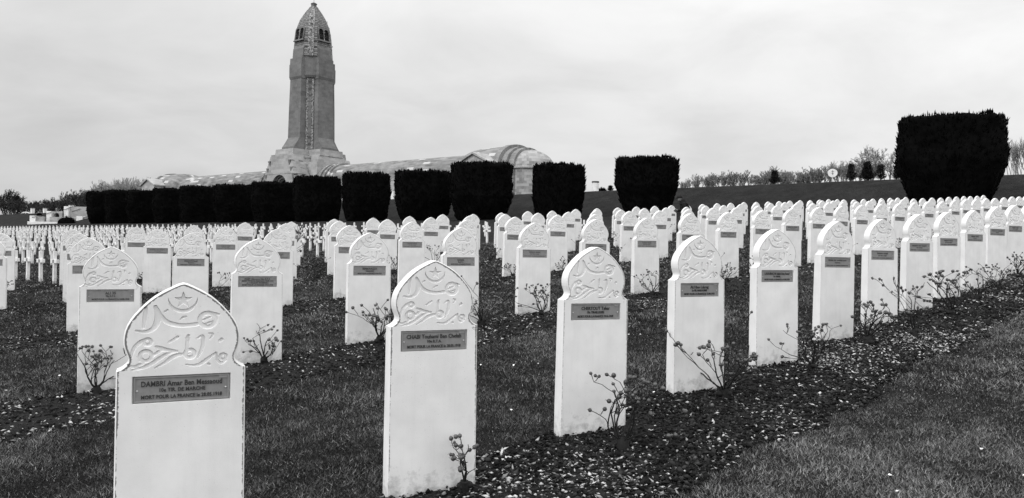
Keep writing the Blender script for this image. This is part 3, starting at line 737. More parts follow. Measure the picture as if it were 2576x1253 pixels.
NEAR = [  # x, y (metres), form, scale, turn, words
 ((243, 998), 2, .95, .3, 'large rose bush with a black stump in front of the second row\'s leftmost stele'),
 ((665, 920), 0, 1.0, 1.9, 'rose bush with a black stump before the second row\'s second stele'),
 ((955, 872), 1, 1.25, 3.1, 'rose bush with many small hips at the left back of the front row\'s second stele'),
 ((1212, 824), 6, 1.2, 4.2, 'dark tangled rose bush between the front row\'s second and third stelae'),
 ((1168, 1240), 5, .9, 2.2, 'tiny rose shoot with one round hip at the foot of the front row\'s second stele'),
 ((1565, 1135), 2, 1.05, 5.2, 'big rose bush with pale round hips right of the front row\'s third stele'),
 ((1822, 1006), 6, 1.2, .9, 'wide rose bush before the right foot of the front row\'s fourth stele'),
 ((2042, 930), 2, .95, 2.7, 'rose bush before the right foot of the front row\'s fifth stele'),
 ((2185, 872), 1, 1.3, 4.0, 'rose bush before the right foot of the front row\'s sixth stele'),
 ((2300, 850), 3, .92, 5.0, 'tall arching rose bush before the front row\'s seventh stele'),
 ((2390, 796), 2, 1.3, 1.2, 'rose bush before the front row\'s eighth stele'),
 ((2460, 756), 0, 1.1, 2.9, 'rose bush before the front row\'s ninth stele'),
 ((2510, 730), 6, 1.1, .2, 'rose bush before the front row\'s tenth stele'),
 ((2562, 700), 1, 1.15, 3.6, 'rose bush at the right edge before the front row\'s eleventh stele'),
 ((185, 832), 1, 1.1, 1.0, 'rose bush left of the second row\'s leftmost stele'),
 ((372, 738), 2, .95, 2.0, 'rose bush before the third row, between the two leftmost whole stelae'),
 ((560, 720), 0, .85, .5, 'rose bush between the third row\'s second stele and the second row\'s second stele'),
 ((346, 668), 3, 1.45, 4.4, 'tall rose bush rising beside the fourth row\'s leftmost stelae, against the crosses'),
 ((735, 688), 3, 1.75, 3.3, 'tall sprawling rose bush right of the second row\'s second stele'),
 ((725, 760), 0, 1.0, 5.5, 'low rose bush at the right foot of the third row\'s third stele'),
 ((1362, 798), 2, 1.0, 2.4, 'wide rose bush before the second row\'s fifth stele'),
 ((1090, 676), 3, .95, 1.5, 'upright rose bush behind the second row\'s fourth stele'),
 ((1640, 746), 0, 1.0, 3.8, 'rose bush before the second row\'s seventh stele'),
 ((1290, 700), 4, 1.0, .0, 'low rose bush left of the second row\'s fifth stele'),
 ((1425, 700), 1, 1.1, 5.9, 'rose bush left of the second row\'s sixth stele'),
 ((1562, 660), 3, 1.1, 2.6, 'upright rose bush before the third row\'s tenth stele'),
 ((990, 690), 1, 1.1, 4.9, 'rose bush right of the second row\'s third stele'),
 ((10, 740), 4, 1.0, 1.0, 'low rose shoot at the left edge beside the fourth row\'s first stele'),
]
used = []
for (pp, pr, sc_, rz, lab) in NEAR:
    x, y = gp(*pp); put_rose(x, y, pr, sc_*1.22, rz, lab); used.append((x, y))
for (r, k, n) in VIS:
    if (r == 0 and k < 11): continue
    rr = random.Random(900+r*61+k)
    if rr.random() < .3: continue
    x, y = stele_xy(r, k)+su*rr.uniform(.3, .65)+sn*rr.uniform(.25, .5)
    if any(math.hypot(x-a, y-b) < 1.1 for a, b in used): continue
    put_rose(x, y, rr.randrange(7), rr.uniform(.95, 1.45), rr.uniform(0, 6.28), f'leafless rose bush beside the {ORD[n]} stele from the left in the {ROWN[r]}')

# ------------------------------------------------------------------ trimmed yews
def yew(seed, wx, wy, h, low=.55, gap=-.12, lean=0., tp=.42, rag=1.):
    """clipped crown: flat ragged top, sides drawn in towards the foot"""
    rr = random.Random(seed); nu, nv = 56, 40; so = Vector((seed*3.7, seed*1.3, 0)); V = []
    def rad(a, t):
        c, s = abs(math.cos(a)), abs(math.sin(a)); p = 3.6
        q = (c**p+s**p)**(-1/p)
        g = low+(1-low)*min(1, t/tp)**.8 if t < tp else 1.
        if t > .95: g *= 1-((t-.95)/.05)**2*.04
        return q*g
    for i in range(nv+1):
        t = i/nv
        for j in range(nu):
            a = 2*math.pi*j/nu; q = rad(a, t); x, y, z = q*math.cos(a)*wx/2, q*math.sin(a)*wy/2, gap+t*(h-gap)
            n_1 = noise.noise(Vector((x, y, z*.45))*.9+so); n_2 = noise.noise(Vector((x, y, z*.3))*2.7+so)
            f = 1+rag*.085*n_1+rag*.05*n_2+.03*noise.noise(Vector((x, y, z*.5))*6+so); V.append((x*f+lean*t, y*f, z+(.18*n_2 if i == nv else 0)))
    F = [(i*nu+j, i*nu+(j+1) % nu, (i+1)*nu+(j+1) % nu, (i+1)*nu+j) for i in range(nv) for j in range(nu)]
    b = len(V)
    rings = 5
    for m in range(1, rings+1):
        k = 1-m/rings
        for j in range(nu):
            x, y, z = V[nv*nu+j]; x, y = (x-lean)*k+lean, y*k
            V.append((x, y, h-.05+min(.16, .40*noise.noise(Vector((x, y, 0))*1.1+so)+.26*noise.noise(Vector((x, y, 3))*2.6+so))))
        p0 = nv*nu if m == 1 else b+(m-2)*nu
        for j in range(nu): F.append((p0+j, p0+(j+1) % nu, b+(m-1)*nu+(j+1) % nu, b+(m-1)*nu+j))
    F.append(tuple(range(nu-1, -1, -1)))
    crown = MB(); crown.add(V, F, True)
    def sprig(p, d, ln, r):
        d = Vector(d).normalized(); a = d.cross(Vector((rr.random(), rr.random(), .2))).normalized(); bb = d.cross(a); p = Vector(p)-d*ln*.35
        m = p+d*ln*.55; crown.add([m+a*r, m-a*r*.5+bb*r*.87, m-a*r*.5-bb*r*.87, p+d*ln*(1.35), p], [(0, 1, 3), (1, 2, 3), (2, 0, 3), (1, 0, 4), (2, 1, 4), (0, 2, 4)])
    for q in range(3200):
        i = rr.randrange(2, nv); j = rr.randrange(nu); jf = rr.random(); pa_, pb_ = V[i*nu+j], V[i*nu+(j+1) % nu]; x, y, z = [pa_[m_]*(1-jf)+pb_[m_]*jf for m_ in range(3)]; f = rr.uniform(.97, 1.015)
        out = Vector((x, y, 0)).normalized()
        sprig((x*f, y*f, z+rr.uniform(-.12, .12)), out*rr.uniform(.15, .8)+Vector((rr.gauss(0, .2), rr.gauss(0, .2), 1)), rr.uniform(.15, .42), rr.uniform(.035, .075))
    for q in range(1500):
        a = rr.uniform(0, 6.28); k = math.sqrt(rr.random()); qd = rad(a, 1)*k*.98; x, y = qd*math.cos(a)*wx/2+lean, qd*math.sin(a)*wy/2
        cl_ = min(.14, max(0, noise.noise(Vector((x, y, 9))*1.6+so)))
        sprig((x, y, h-.06+min(.16, .40*noise.noise(Vector((x, y, 0))*1.1+so)+.26*noise.noise(Vector((x, y, 3))*2.6+so))), (rr.gauss(0, .1), rr.gauss(0, .1), 1), rr.uniform(.10, .30)*(1+2.6*cl_), rr.uniform(.04, .085))
    tr = MB()
    for s in range(4):
        a = s*1.7+rr.random(); tr.tube([(0.05*math.cos(a), .05*math.sin(a), -.3), (.2*math.cos(a), .2*math.sin(a), gap*.6), (.5*math.cos(a), .5*math.sin(a), gap+1.0)], [.2, .15, .09], 7)
    return crown.mesh('crown', M['yew']), tr.mesh('trunk', M['bark'])
YP = [yew(1, 6.1, 6.0, 6.3, .86, -.1), yew(2, 6.6, 6.2, 6.4, .9, -.1), yew(3, 6.4, 6.2, 6.2, .84, -.1)]
def put_yew(px, d, wpx, ytop, label, meshes=None, seed=0, low=.55):
    u = (px-1288)/2000.; D = d/(RD[0]*u+RD[1]); x, y = u*D, D; z = zg(x, y)
    W = wpx/2000*D; vt = (ytop-626.5)-(px-1288)*math.sin(R(1)); h = CAMH-vt/2000*D-z
    t = empty('yew_tree', (x, y, z), -math.atan2(x, y)); tag(t, label, 'yew', 'dark clipped yews in line')
    cr, tk = meshes or yew(seed, W, W*.92, h, low, -.12, 0., .55 if seed in (16, 17) else .42, 1.1)
    if meshes: t.scale = (W/6.2, 1., h/6.3)
    mobj('crown', cr, None, t); mobj('trunk', tk, None, t)
hw_ = [(262, 70, 486), (312, 74, 484), (368, 80, 482), (434, 84, 478), (510, 92, 474), (600, 102, 468), (690, 100, 463)]
names = ['leftmost yew at the rounded end of the merged hedge']+[f'{ORD[i]} yew from the left in the merged black hedge' for i in range(2, 8)]
for i, ((px, wp, yt), nm) in enumerate(zip(hw_, names)): put_yew(px, 62, wp*1.12, yt, nm, YP[i % 3] if i else None, 21, .80)
put_yew(795, 62, 112, 449, 'clipped yew at the right end of the hedge, right below the tower', None, 11, .86)
put_yew(919, 62, 112, 440, 'square black yew right of the hedge, first of the free-standing ones', None, 12, .82)
put_yew(1063, 62, 136, 436, 'wide black yew in front of the long vault', None, 13, .78)
put_yew(1209, 62, 150, 416, 'large ragged-topped yew in front of the vault\'s gabled end', None, 14, .74)
put_yew(1402, 62, 124, 420, 'black yew right of the building\'s pale end wall', None, 15, .86)
put_yew(1624, 62, 148, 404, 'big black yew with frayed right side, right of the white stub pillar', None, 16, .62)
put_yew(2386, 65, 237, 304, 'huge black yew tapering to its foot, at the far right', None, 17, .56)

# ------------------------------------------------------------------ ossuary building
TX, TY = -47.0, 184.7; TZ = 11.3
B = empty('memorial_building', (TX, TY, TZ), R(-38)); tag(B, 'long vaulted stone memorial building with tall shell-shaped tower', 'memorial')
def octo(a, c):
    """square of half size a with chamfers: c = half width of the flat faces"""
    return [(-c, -a), (c, -a), (a, -c), (a, c), (c, a), (-c, a), (-a, c), (-a, -c)]
def rot4(mb_fn):
    out = []
    for q in range(4): out.append(mb_fn(Matrix.Rotation(q*math.pi/2, 4, 'Z')))
    return out
tw = MB()
tw.loft([[(x, y, z) for x, y in octo(a, c)] for a, c, z in ((5.6, 2.9, -3), (5.6, 2.9, 9.0), (3.9, 1.5, 12.2), (3.7, 1.4, 14.7), (3.5, 1.3, 28.6), (4.1, 2.0, 28.8), (4.1, 2.1, 33.9))])
tower = tw.build('tower', M['tower'], B); tower.scale = (.925, .925, 1)
def add_rot(name, mbf, mat, parent, bevel=0):
    for q in range(4):
        mb = mbf(); me = mb.mesh(name, mat, bevel); me.transform(Matrix.Rotation(q*math.pi/2, 4, 'Z')); mobj(name, me, None, parent)
def buttress():
    mb = MB(); rings = []
    for out, b, z in ((7.0, 2.45, 11.6), (7.0, 2.42, 12.5), (6.2, 2.38, 13.55), (5.38, 2.34, 14.8), (5.25, 2.3, 21.5), (5.06, 2.2, 28.6), (5.0, 2.2, 29.9)):
        rings.append([(-b, -out, z), (b, -out, z), (b, -2.5, z), (-b, -2.5, z)])
    mb.loft(rings); return mb
add_rot('buttress', buttress, M['tower'], tower)
def gallery():
    mb = MB(); mb.loft([[(-2.32, -o_, z), (2.32, -o_, z), (2.32, -2.6, z), (-2.32, -2.6, z)] for o_, z in ((5.12, 28.2), (5.32, 28.7), (5.32, 31.6), (5.15, 31.65), (5.1, 33.0))])
    mb.loft([[(-2.0, -o_, z), (2.0, -o_, z), (2.0, -2.6, z), (-2.0, -2.6, z)] for o_, z in ((4.68, 33.0), (4.5, 35.2), (4.1, 36.0), (3.6, 36.05))])
    return mb
add_rot('gallery', gallery, M['tower'], tower)
def corner_balcony():
    mb = MB(); pr = []
    for rr_, z in ((4.7, 28.5), (4.98, 29.0), (5.0, 32.7), (4.3, 32.8)):
        pts = []
        for k in range(7):
            a = R(-45-26+52*k/6); pts.append((rr_*math.cos(a)*1.0, rr_*math.sin(a), z))
        pts += [(1.2, -1.6, z), (1.0, -1.2, z)]; pr.append(pts)
    mb.loft(pr); 
    for s in (-1, 1):
        a = R(-45+s*24); x, y = 4.9*math.cos(a), 4.9*math.sin(a)
        mb.box(x-.5, x+.5, y-.5, y+.5, 28.2, 29.0)
    return mb
add_rot('corner_balcony', corner_balcony, M['tower'], tower)
def strip_lower():
    mb = MB(); d = math.sqrt(.5)
    for (c0, z0), (c1, z1) in zip([(4.45, 9.8), (4.25, 14.7)], [(4.25, 14.7), (4.0, 28.6)]):
        r0, r1 = [], []
        for (c, z, rr_) in ((c0, z0, r0), (c1, z1, r1)):
            for lat, out in ((-.98, 0), (-.9, .28), (.9, .28), (.98, 0), (.9, -1.2), (-.9, -1.2)):
                rr_.append((d*(c+out)+d*lat, -d*(c+out)+d*lat, z))
        mb.loft([r0, r1])
    return mb
def centre_strip(zs, cfun, wd):
    def f():
        mb = MB(); d = math.sqrt(.5); rings = []
        for z in zs:
            c = cfun(z)+.2; rings.append([(d*(c+o_)+d*l, -d*(c+o_)+d*l, z) for l, o_ in ((-wd, -.3), (-wd, .13), (wd, .13), (wd, -.3))])
        mb.loft(rings); return mb
    return f
def louvres(zs, cfun, wd=.29):
    def f():
        mb = MB(); d = math.sqrt(.5)
        for z in zs:
            for q in range(4):
                c = cfun(z)+.30; zz = z+q*.17
                P = [(d*(c+o_)+d*l, -d*(c+o_)+d*l) for l, o_ in ((-wd, 0), (wd, 0), (wd, .05), (-wd, .05))]
                mb.loft([[(x, y, zz-.01) for x, y in P], [(x, y, zz+.1) for x, y in P]])
        return mb
    return f
cl_lo = lambda z: 4.25-(z-14.7)*.25/13.9 if z > 14.7 else 4.32
add_rot('corner_band', strip_lower, M['chevron'], tower)
add_rot('band_centre', centre_strip([9.9, 14.7, 28.5], cl_lo, .36), M['tower'], tower)
add_rot('louvre', louvres([13.0+1.57*i for i in range(10)], cl_lo, .36), M['louvre'], tower)
# shell-shaped crown
prof = [(33.4, 3.98), (35.0, 3.94), (36.0, 3.88), (37.5, 3.76), (38.6, 3.64), (39.7, 3.47), (40.5, 3.30), (41.2, 3.10), (42.0, 2.80), (42.66, 2.50), (43.4, 2.10), (44.1, 1.68), (44.8, 1.22), (45.3, .88), (45.7, .64)]
sh = MB(); sh.loft([[(x, y, z) for x, y in octo(a, a*.50)] for z, a in prof]); shell = sh.build('spire', M['scales'], B)
def band_up():
    mb = MB(); d = math.sqrt(.5); rings = []
    for z, a in prof:
        c = (a+a*.5)*d; w_ = min(.72, a*.30)
        rings.append([(d*(c+o_)+d*l, -d*(c+o_)+d*l, z) for l, o_ in ((-w_, -.05), (-w_*.9, .16), (w_*.9, .16), (w_, -.05), (w_*.8, -.4), (-w_*.8, -.4))])
    mb.loft(rings); return mb
add_rot('corner_band', band_up, M['chevron'], shell)
pz = [p[0] for p in prof]; pa = [p[1] for p in prof]
add_rot('band_centre', centre_strip([33.5, 36, 38.5, 40.5, 42, 43.4, 44.5], lambda z: np.interp(z, pz, pa)*1.5*math.sqrt(.5)-.16, .26), M['tower'], shell)
add_rot('louvre', louvres([34.4+1.5*i for i in range(6)], lambda z: np.interp(z, pz, pa)*1.5*math.sqrt(.5)-.25, .22), M['louvre'], shell)
cp = MB(); cp.loft([[(r_*math.cos(k*math.pi/4), r_*math.sin(k*math.pi/4), z) for k in range(8)] for r_, z in ((.72, 45.55), (.72, 45.7), (.62, 45.7), (.62, 46.3), (.74, 46.32), (.74, 46.45), (.2, 46.75))]); cp.build('lantern', M['tower'], shell)
an = MB(); an.tube([(0, 0, 46.6), (0, 0, 49.5)], [.05, .03], 6); an.build('antenna', M['antenna'], shell)
# belfry windows, lying on the inward-leaning faces
for q in range(4):
    Mx = Matrix.Rotation(q*math.pi/2, 4, 'Z') @ Matrix.Translation((0, -3.80, 37.3)) @ Matrix.Rotation(-R(8.6), 4, 'X')
    fr = plate('window', [(-1.62, -.15), (1.62, -.15), (1.62, 2.5), (1.2, 2.95), (-1.2, 2.95), (-1.62, 2.5)], [arch_pts(-.74, .0, 1.95, .66), arch_pts(.74, .0, 1.95, .66)], .22, M['tower'], shell)
    fr.data.transform(Mx @ Matrix.Translation((0, -.22, 0)))
    def wpart(mb, name, mat):
        me = mb.mesh(name, M[mat]); me.transform(Mx); mobj(name, me, None, fr)
    vb = MB(); vb.box(-1.45, 1.45, -.10, .3, -.05, 2.75); wpart(vb, 'opening', 'void')
    sl = MB(); sl.box(-1.8, 1.8, -.42, .2, -.38, -.16); wpart(sl, 'sill', 'tower')
    co = MB(); co.tube([(0, -.26, -.15), (0, -.26, 1.75)], [.11, .11], 8); co.box(-.24, .24, -.4, -.245, 1.75, 2.0); wpart(co, 'colonnette', 'chevron')
    ra = MB()
    for z in (.8, 1.15):
        ra.box(-1.25, -.2, -.14, -.105, z, z+.07); ra.box(.2, 1.25, -.14, -.105, z, z+.07)
    wpart(ra, 'rail', 'louvre')
# stepped base
def bblock(a, b0, b1, z0, z1, name='base_block', mat='base_stone'):
    def f(q):
        mb = MB(); mb.loft([[(-b0, -a-.25, z0), (b0, -a-.25, z0), (b0, -2, z0), (-b0, -2, z0)], [(-b1, -a, z1), (b1, -a, z1), (b1, -2, z1), (-b1, -2, z1)]])
        me = mb.mesh(name, M[mat]); me.transform(Matrix.Rotation(q*math.pi/2, 4, 'Z')); mobj(name, me, None, B)
    return f
for q in (0, 2): bblock(8.5, 5.3, 3.4, 6.2, 10.6)(q); bblock(7.4, 3.25, 3.2, 10.6, 11.95)(q)
bblock(8.5, 5.6, 5.3, -3, 6.2)(2)
for q in (1, 3): bblock(8.0, 4.9, 4.5, 3., 9.0)(q); bblock(7.3, 3.9, 3.7, 9.0, 10.5)(q); bblock(7.2, 3.3, 3.2, 10.5, 11.95)(q)
# entrance with concentric recessed arches
ent = plate('entrance', [(-5.3, -3), (5.3, -3), (5.3, 6.2), (-5.3, 6.2)], [arch_pts(0, -2.9, 3.3, 2.7)], .5, M['base_stone'], B)
ent.data.transform(Matrix.Translation((0, -8.45, 0)))
for i, rr_ in enumerate((2.35, 2.0, 1.65)):
    pl = plate('arch_ring', [(-2.9, -3), (2.9, -3), (2.9, 6.1), (-2.9, 6.1)], [arch_pts(0, -2.9, 3.3, rr_)], .35, M['base_stone' if i % 2 else 'tower'], ent)
    pl.data.transform(Matrix.Translation((0, -7.95+i*.42, 0)))
vd = MB(); vd.box(-2.5, 2.5, -6.9, -6.7, -3, 5.9); vd.build('doorway', M['void'], ent)
sd_ = MB(); sd_.box(-5.3, -3.0, -8.19, -2, -3, 6.15); sd_.box(3.0, 5.3, -8.19, -2, -3, 6.15); sd_.box(-2.95, 2.95, -6.6, -2, -3, 6.15); sd_.build('side_wall', M['base_stone'], ent)
def corbels():
    mb = MB()
    for q, (x, z) in enumerate(((3.5, 9.2), (4.15, 7.6), (4.85, 6.1), (5.3, 4.4))):
        for s in (-1, 1):
            for yy in (-8.3, -6.0):
                mb.loft([[(s*(x-.1), yy-.4, z-1.1), (s*(x+.12), yy-.4, z-1.1), (s*(x+.12), yy+.4, z-1.1), (s*(x-.1), yy+.4, z-1.1)][::s], [(s*(x-.2), yy-.55, z), (s*(x+.65), yy-.55, z), (s*(x+.65), yy+.55, z), (s*(x-.2), yy+.55, z)][::s]])
    return mb
corbels().build('corbels', M['tower'], B)
def corner_pinnacle():
    mb = MB(); d = math.sqrt(.5)
    for rr_, z0, z1, c in ((1.35, -3, 5.6, 6.6), (1.6, 5.6, 6.0, 6.6), (1.1, 6.0, 6.5, 6.6), (.7, 6.5, 7.1, 6.6), (1.25, 6.6, 8.4, 5.4), (1.4, 8.4, 8.8, 5.4), (1.15, 8.8, 10.0, 5.1), (1.3, 10., 10.4, 5.1)):
        cx, cy = d*c, -d*c; mb.loft([[(cx+rr_*math.cos(k*math.pi/4+.39), cy+rr_*math.sin(k*math.pi/4+.39), z) for k in range(8)] for z in (z0, z1)])
    return mb
add_rot('corner_pinnacle', corner_pinnacle, M['base_stone'], B)
# vaulted wings
def vsec(x, hw, ze, zc, n=22):
    return [(x, -hw, -3), (x, -hw, ze)]+[(x, -hw*math.cos(math.pi*k/n), ze+(zc-ze)*math.sin(math.pi*k/n)**.92) for k in range(1, n)]+[(x, hw, ze), (x, hw, -3)]
for s in (1, -1):
    wing = MB(); xs = np.linspace(7.5, 52, 30)
    wing.loft([[(s*p[0], p[1], p[2]) for p in vsec(x, 5.0, 4.0, 8.35)] for x in xs], smooth=False, closed=False, cap0=False, cap1=False)
    wo_ = wing.build('vault', M['vault'], B)
    for x0 in (9.2, 10.6, 12.0):
        rb = MB(); rb.loft([[(s*p[0], p[1], p[2]) for p in vsec(x, hw, 4.0, zc)] for x, hw, zc in ((x0, 5.04, 8.39), (x0+.02, 5.35, 8.72), (x0+.55, 5.35, 8.72), (x0+.57, 5.04, 8.39))], closed=False, cap0=False, cap1=False)
        rb.build('rib', M['vault'], wo_)
    ev = MB(); ev.box(min(s*8.8, s*50), max(s*8.8, s*50), -5.35, -5.02, 3.7, 4.1); ev.build('eaves', M['wall_stone'], wo_)
    for i in range(9):
        wv = plate('window', [(-2.1, -.2), (2.1, -.2), (2.1, 3.65), (-2.1, 3.65)], [arch_pts(0, .6, 2.2, 1.0)], .25, M['wall_stone'], wo_)
        wv.data.transform(Matrix.Translation((s*(12.5+i*4.4), -5.2, 0)))
        pn = MB(); xx = s*(12.5+i*4.4); pn.box(xx-1.2, xx+1.2, -5.07, -5.03, .4, 3.4); pn.build('pane', M['void'], wv)
    # end pavilion
    pv = MB(); secs = [(50.0, 4.9, 4.2, 8.3), (50.8, 5.6, 4.6, 8.8), (52.0, 6.0, 4.9, 9.1), (54.0, 6.2, 5.0, 9.3), (57.5, 6.2, 5.0, 9.35), (61.0, 6.2, 5.0, 9.4)]
    pv.loft([[(s*p[0], p[1], p[2]) for p in vsec(x, hw, ze, zc)] for x, hw, ze, zc in secs], closed=False, cap0=False, cap1=True)
    po = pv.build('end_vault', M['vault'], B)
    for x0, hw, zc in ((59.8, 6.45, 9.62), (61.0, 5.6, 9.15), (62.3, 5.0, 8.9)):
        rb = MB(); rb.loft([[(s*p[0], p[1], p[2]) for p in vsec(x, h_, 5.0, z_)] for x, h_, z_ in ((x0, hw-.3, zc-.3), (x0+.02, hw, zc), (x0+1.25, hw, zc), (x0+1.27, hw-.5, zc-.5))], closed=False, cap0=True, cap1=True)
        rb.build('rib', M['vault'], po)
    ap = MB(); rings = []; R0 = 4.6
    for z, r_ in [(-3, R0), (5.0, R0)]+[(5.0+3.5*math.sin(t), R0*math.cos(t)) for t in np.linspace(.12, 1.5, 9)]:
        rings.append([(s*(63.4+r_*math.cos(a)), r_*math.sin(a), z) for a in np.linspace(-math.pi/2, math.pi/2, 25)])
    ap.loft(rings, closed=False, cap0=False, cap1=True); ap.build('apse', M['apse'], po)
    cn_ = MB(); cn_.loft([[(s*(63.4+r_*math.cos(a)), r_*math.sin(a), z) for a in np.linspace(-math.pi/2, math.pi/2, 25)] for r_, z in ((4.6, 4.75), (4.85, 4.8), (4.85, 5.1), (4.5, 5.2))], closed=False, cap0=False, cap1=False); cn_.build('cornice', M['wall_stone'], po)
    gb = MB(); xg = 57.5
    for sy in (-1,):
        P0 = [(s*(xg-3.3), -9.0, -3), (s*(xg+3.3), -9.0, -3), (s*(xg+3.3), -9.0, 5.6), (s*xg, -9.0, 7.1), (s*(xg-3.3), -9.0, 5.6)]
        P1 = [(x, -4.5, z) for x, y, z in P0]; gb.loft([P0, P1])
    go = gb.build('gabled_porch', M['wall_stone'], po)
    rf = MB()
    rf.loft([[(s*(xg-3.7), -9.4, 5.5), (s*xg, -9.4, 7.2), (s*(xg+3.7), -9.4, 5.5), (s*(xg+3.7), -9.4, 5.8), (s*xg, -9.4, 7.55), (s*(xg-3.7), -9.4, 5.8)], [(s*(xg-3.7), -4.5, 5.5), (s*xg, -4.5, 7.2), (s*(xg+3.7), -4.5, 5.5), (s*(xg+3.7), -4.5, 5.8), (s*xg, -4.5, 7.55), (s*(xg-3.7), -4.5, 5.8)]])
    rf.build('roof', M['wall_stone'], go)

# ------------------------------------------------------------------ terrace pillars, steps, board
def stub(px, d, wpx, hpx, label, round_=False, cap=True):
    u = (px-1288)/2000.; D = d/(RD[0]*u+RD[1]); x, y = u*D, D; W = wpx/2000*D; h = hpx/2000*D
    t = empty('terrace_pillar', (x, y, zg(x, y)), R(-38)); tag(t, label, 'pillar', 'white pillars on the terrace edge')
    if round_:
        b = MB(); b.loft([[(W/2*math.cos(k*math.pi/12), W/2*math.sin(k*math.pi/12), z) for k in range(24)] for z in (-.6, h-.12)], smooth=False); b.build('shaft', M['render'], t)
        c = MB(); c.loft([[(W*.54*math.cos(k*math.pi/12), W*.54*math.sin(k*math.pi/12), z) for k in range(24)] for z in (h-.12, h+.06)]); c.build('cap', M['cap'], t)
    else:
        w2 = W/2/1.25; b = MB(); b.box(-w2, w2, -w2, w2, -.6, h); b.build('shaft', M['render'], t, .03)
        c = MB(); c.box(-w2*1.12, w2*1.12, -w2*1.12, w2*1.12, h+.002, h+.12); c.build('cap', M['wall_stone'], t, .02)
stub(1495, 79.5, 17, 24, 'round white stub pillar with dark cap on the bank between two yews', True)
stub(987, 90, 11, 24, 'white pillar seen through the gap between the two yews before the vault')
stub(1141, 90, 9, 22, 'white pillar in the narrow gap left of the ragged-topped yew')
stub(80.6, 79.5, 9.5, 12, 'white pillar on the grass bank at the far left')
stub(177.5, 79.5, 12, 16, 'white pillar on top of the stairway wall')
stub(111.5, 79.5, 9, 11, 'white pillar on the bank just left of the stairway')
stub(0, 79.5, 5, 9, 'white pillar cut by the left edge of the picture')
# low curved coping on the bank
mb = MB(); u0 = [(-1236+i*2.1) for i in range(12)]
pts = []
for i, u in enumerate(u0):
    D = 79/(RD[0]*u/2000+RD[1]); x, y = u/2000*D, D; pts.append((x, y, zg(x, y)+.05+.35*math.sin(math.pi*(i/11)**.7)))
mb.tube(pts, [.16]*12, 6); tag(mb.build('curved_coping', M['render']), 'low curved white coping beside the far left pillar', 'coping')
# stairway: cheek walls stepping up the bank
ux = (161-1288)/2000; D = 66.5/(RD[0]*ux+RD[1]); sx0, sy0 = ux*D, D; zb = zg(sx0, sy0); k_ = D/2000.
ST = empty('stone_stairway', (sx0, sy0, zb), R(8)); tag(ST, 'pale stone stairway walls stepping up the bank left of the hedge', 'stairway')
def sw(name, x0, x1, y0, y1, z0, z1, mat='wall_stone', parent=None):
    b = MB(); b.box(x0*k_, x1*k_, y0, y1, z0*k_, z1*k_); return b.build(name, M[mat], parent or ST, .03)
# lateral positions in photo units relative to the centre of the flight; heights above its foot
sw('pier', -78, -65, -.8, .8, -12, 16, 'render'); sw('cheek_wall', -65, -47, -.3, .5, -12, 14.5)
sw('pier', -47, -36, 1.0, 3.0, -12, 29, 'render'); 
aw = plate('arch_wall', [(-36*k_, -12*k_), (-15*k_, -12*k_), (-15*k_, 30*k_), (-36*k_, 26*k_)], [arch_pts(-26.5*k_, 14*k_, 19*k_, 6.2*k_)], .6, M['wall_stone'], ST); aw.location = (0, 2.2, 0)
b = MB(); b.box(-34*k_, -18*k_, 3.0, 3.2, 10*k_, 27*k_); b.build('opening', M['void'], aw).location = (0, -2.2+.4, 0)
sw('pier', -15, -4, 3.2, 5.2, -12, 43, 'render'); sw('cheek_wall', -36, 30, .2, 1.0, -12, 14.2)
sw('landing_wall', -4, 52, 4.0, 5.0, -12, 43); sw('landing_wall', 52, 78, 3.6, 4.6, -12, 44.5, 'render')
sw('pier', 32, 46, -1.0, .8, -12, 17, 'render'); sw('cheek_wall', 46, 78, -.5, .5, -12, 16)
sw('coping', -80, 82, -1.5, -1.1, -12, 1.2, 'render')
for (x0, z0, x1, z1, yy) in ((-46, 22, -26, 30, .9), (-14, 34, 8, 43, 3.1), (2, 30, 22, 38, 3.9), (44, 12, 78, 26, -.6), (-72, 12, -50, 17, -.9)):
    b = MB(); b.tube([(x0*k_, yy, z0*k_), (x1*k_, yy, z1*k_)], [.06, .06], 5); b.build('handrail', M['metal'], ST)
def mound(name, label, px, d, wpx, hpx, seed, z_off=0., dep=1.0, cat='shrub'):
    u = (px-1288)/2000.; D = d/(RD[0]*u+RD[1]); x, y = u*D, D; W = wpx/2000*D; h = hpx/2000*D; rr = random.Random(seed)
    mb = MB(); nu, nv = 22, 9; V = []
    for i in range(nv+1):
        t = i/nv
        for j in range(nu):
            a = 2*math.pi*j/nu; f = math.sqrt(max(0, 1-t**2.6))*(1+.13*noise.noise(Vector((math.cos(a)*2, math.sin(a)*2, t*2+seed))))
            V.append((f*math.cos(a)*W/2, f*math.sin(a)*W/2*dep, t*h-.2))
    mb.add(V, [(i*nu+j, i*nu+(j+1) % nu, (i+1)*nu+(j+1) % nu, (i+1)*nu+j) for i in range(nv) for j in range(nu)], True)
    for q in range(900):
        p = Vector(V[rr.randrange(len(V))]); dd = (Vector((p.x, p.y, p.z))+Vector((rr.gauss(0, .3), rr.gauss(0, .3), rr.uniform(0, .5)))).normalized(); a = dd.cross(Vector((.3, .2, 1))).normalized()*.05; p = p+Vector((rr.gauss(0, .1), rr.gauss(0, .1), rr.gauss(0, .1)))
        mb.add([p-a, p+a, p+dd*rr.uniform(.12, .3)], [(0, 1, 2)])
    o = mb.build(name, M['yew']); o.location = (x, y, zg(x, y)+z_off); tag(o, label, cat)
mound('clipped_shrub', 'long dark clipped shrub against the stairway walls', 166, 64.8, 44, 17, 4, .1, .5)
mound('clipped_shrub', 'dark rounded shrub above the lowest stairway wall', 97, 72, 12, 9, 5, .4)
mound('clipped_shrub', 'dark rounded shrub on the bank beside the small arch', 128, 79, 16, 7, 6, .1)
mound('clipped_shrub', 'small dark bush at the right side of the round stub pillar', 1512, 80.5, 20, 8, 7, .0)
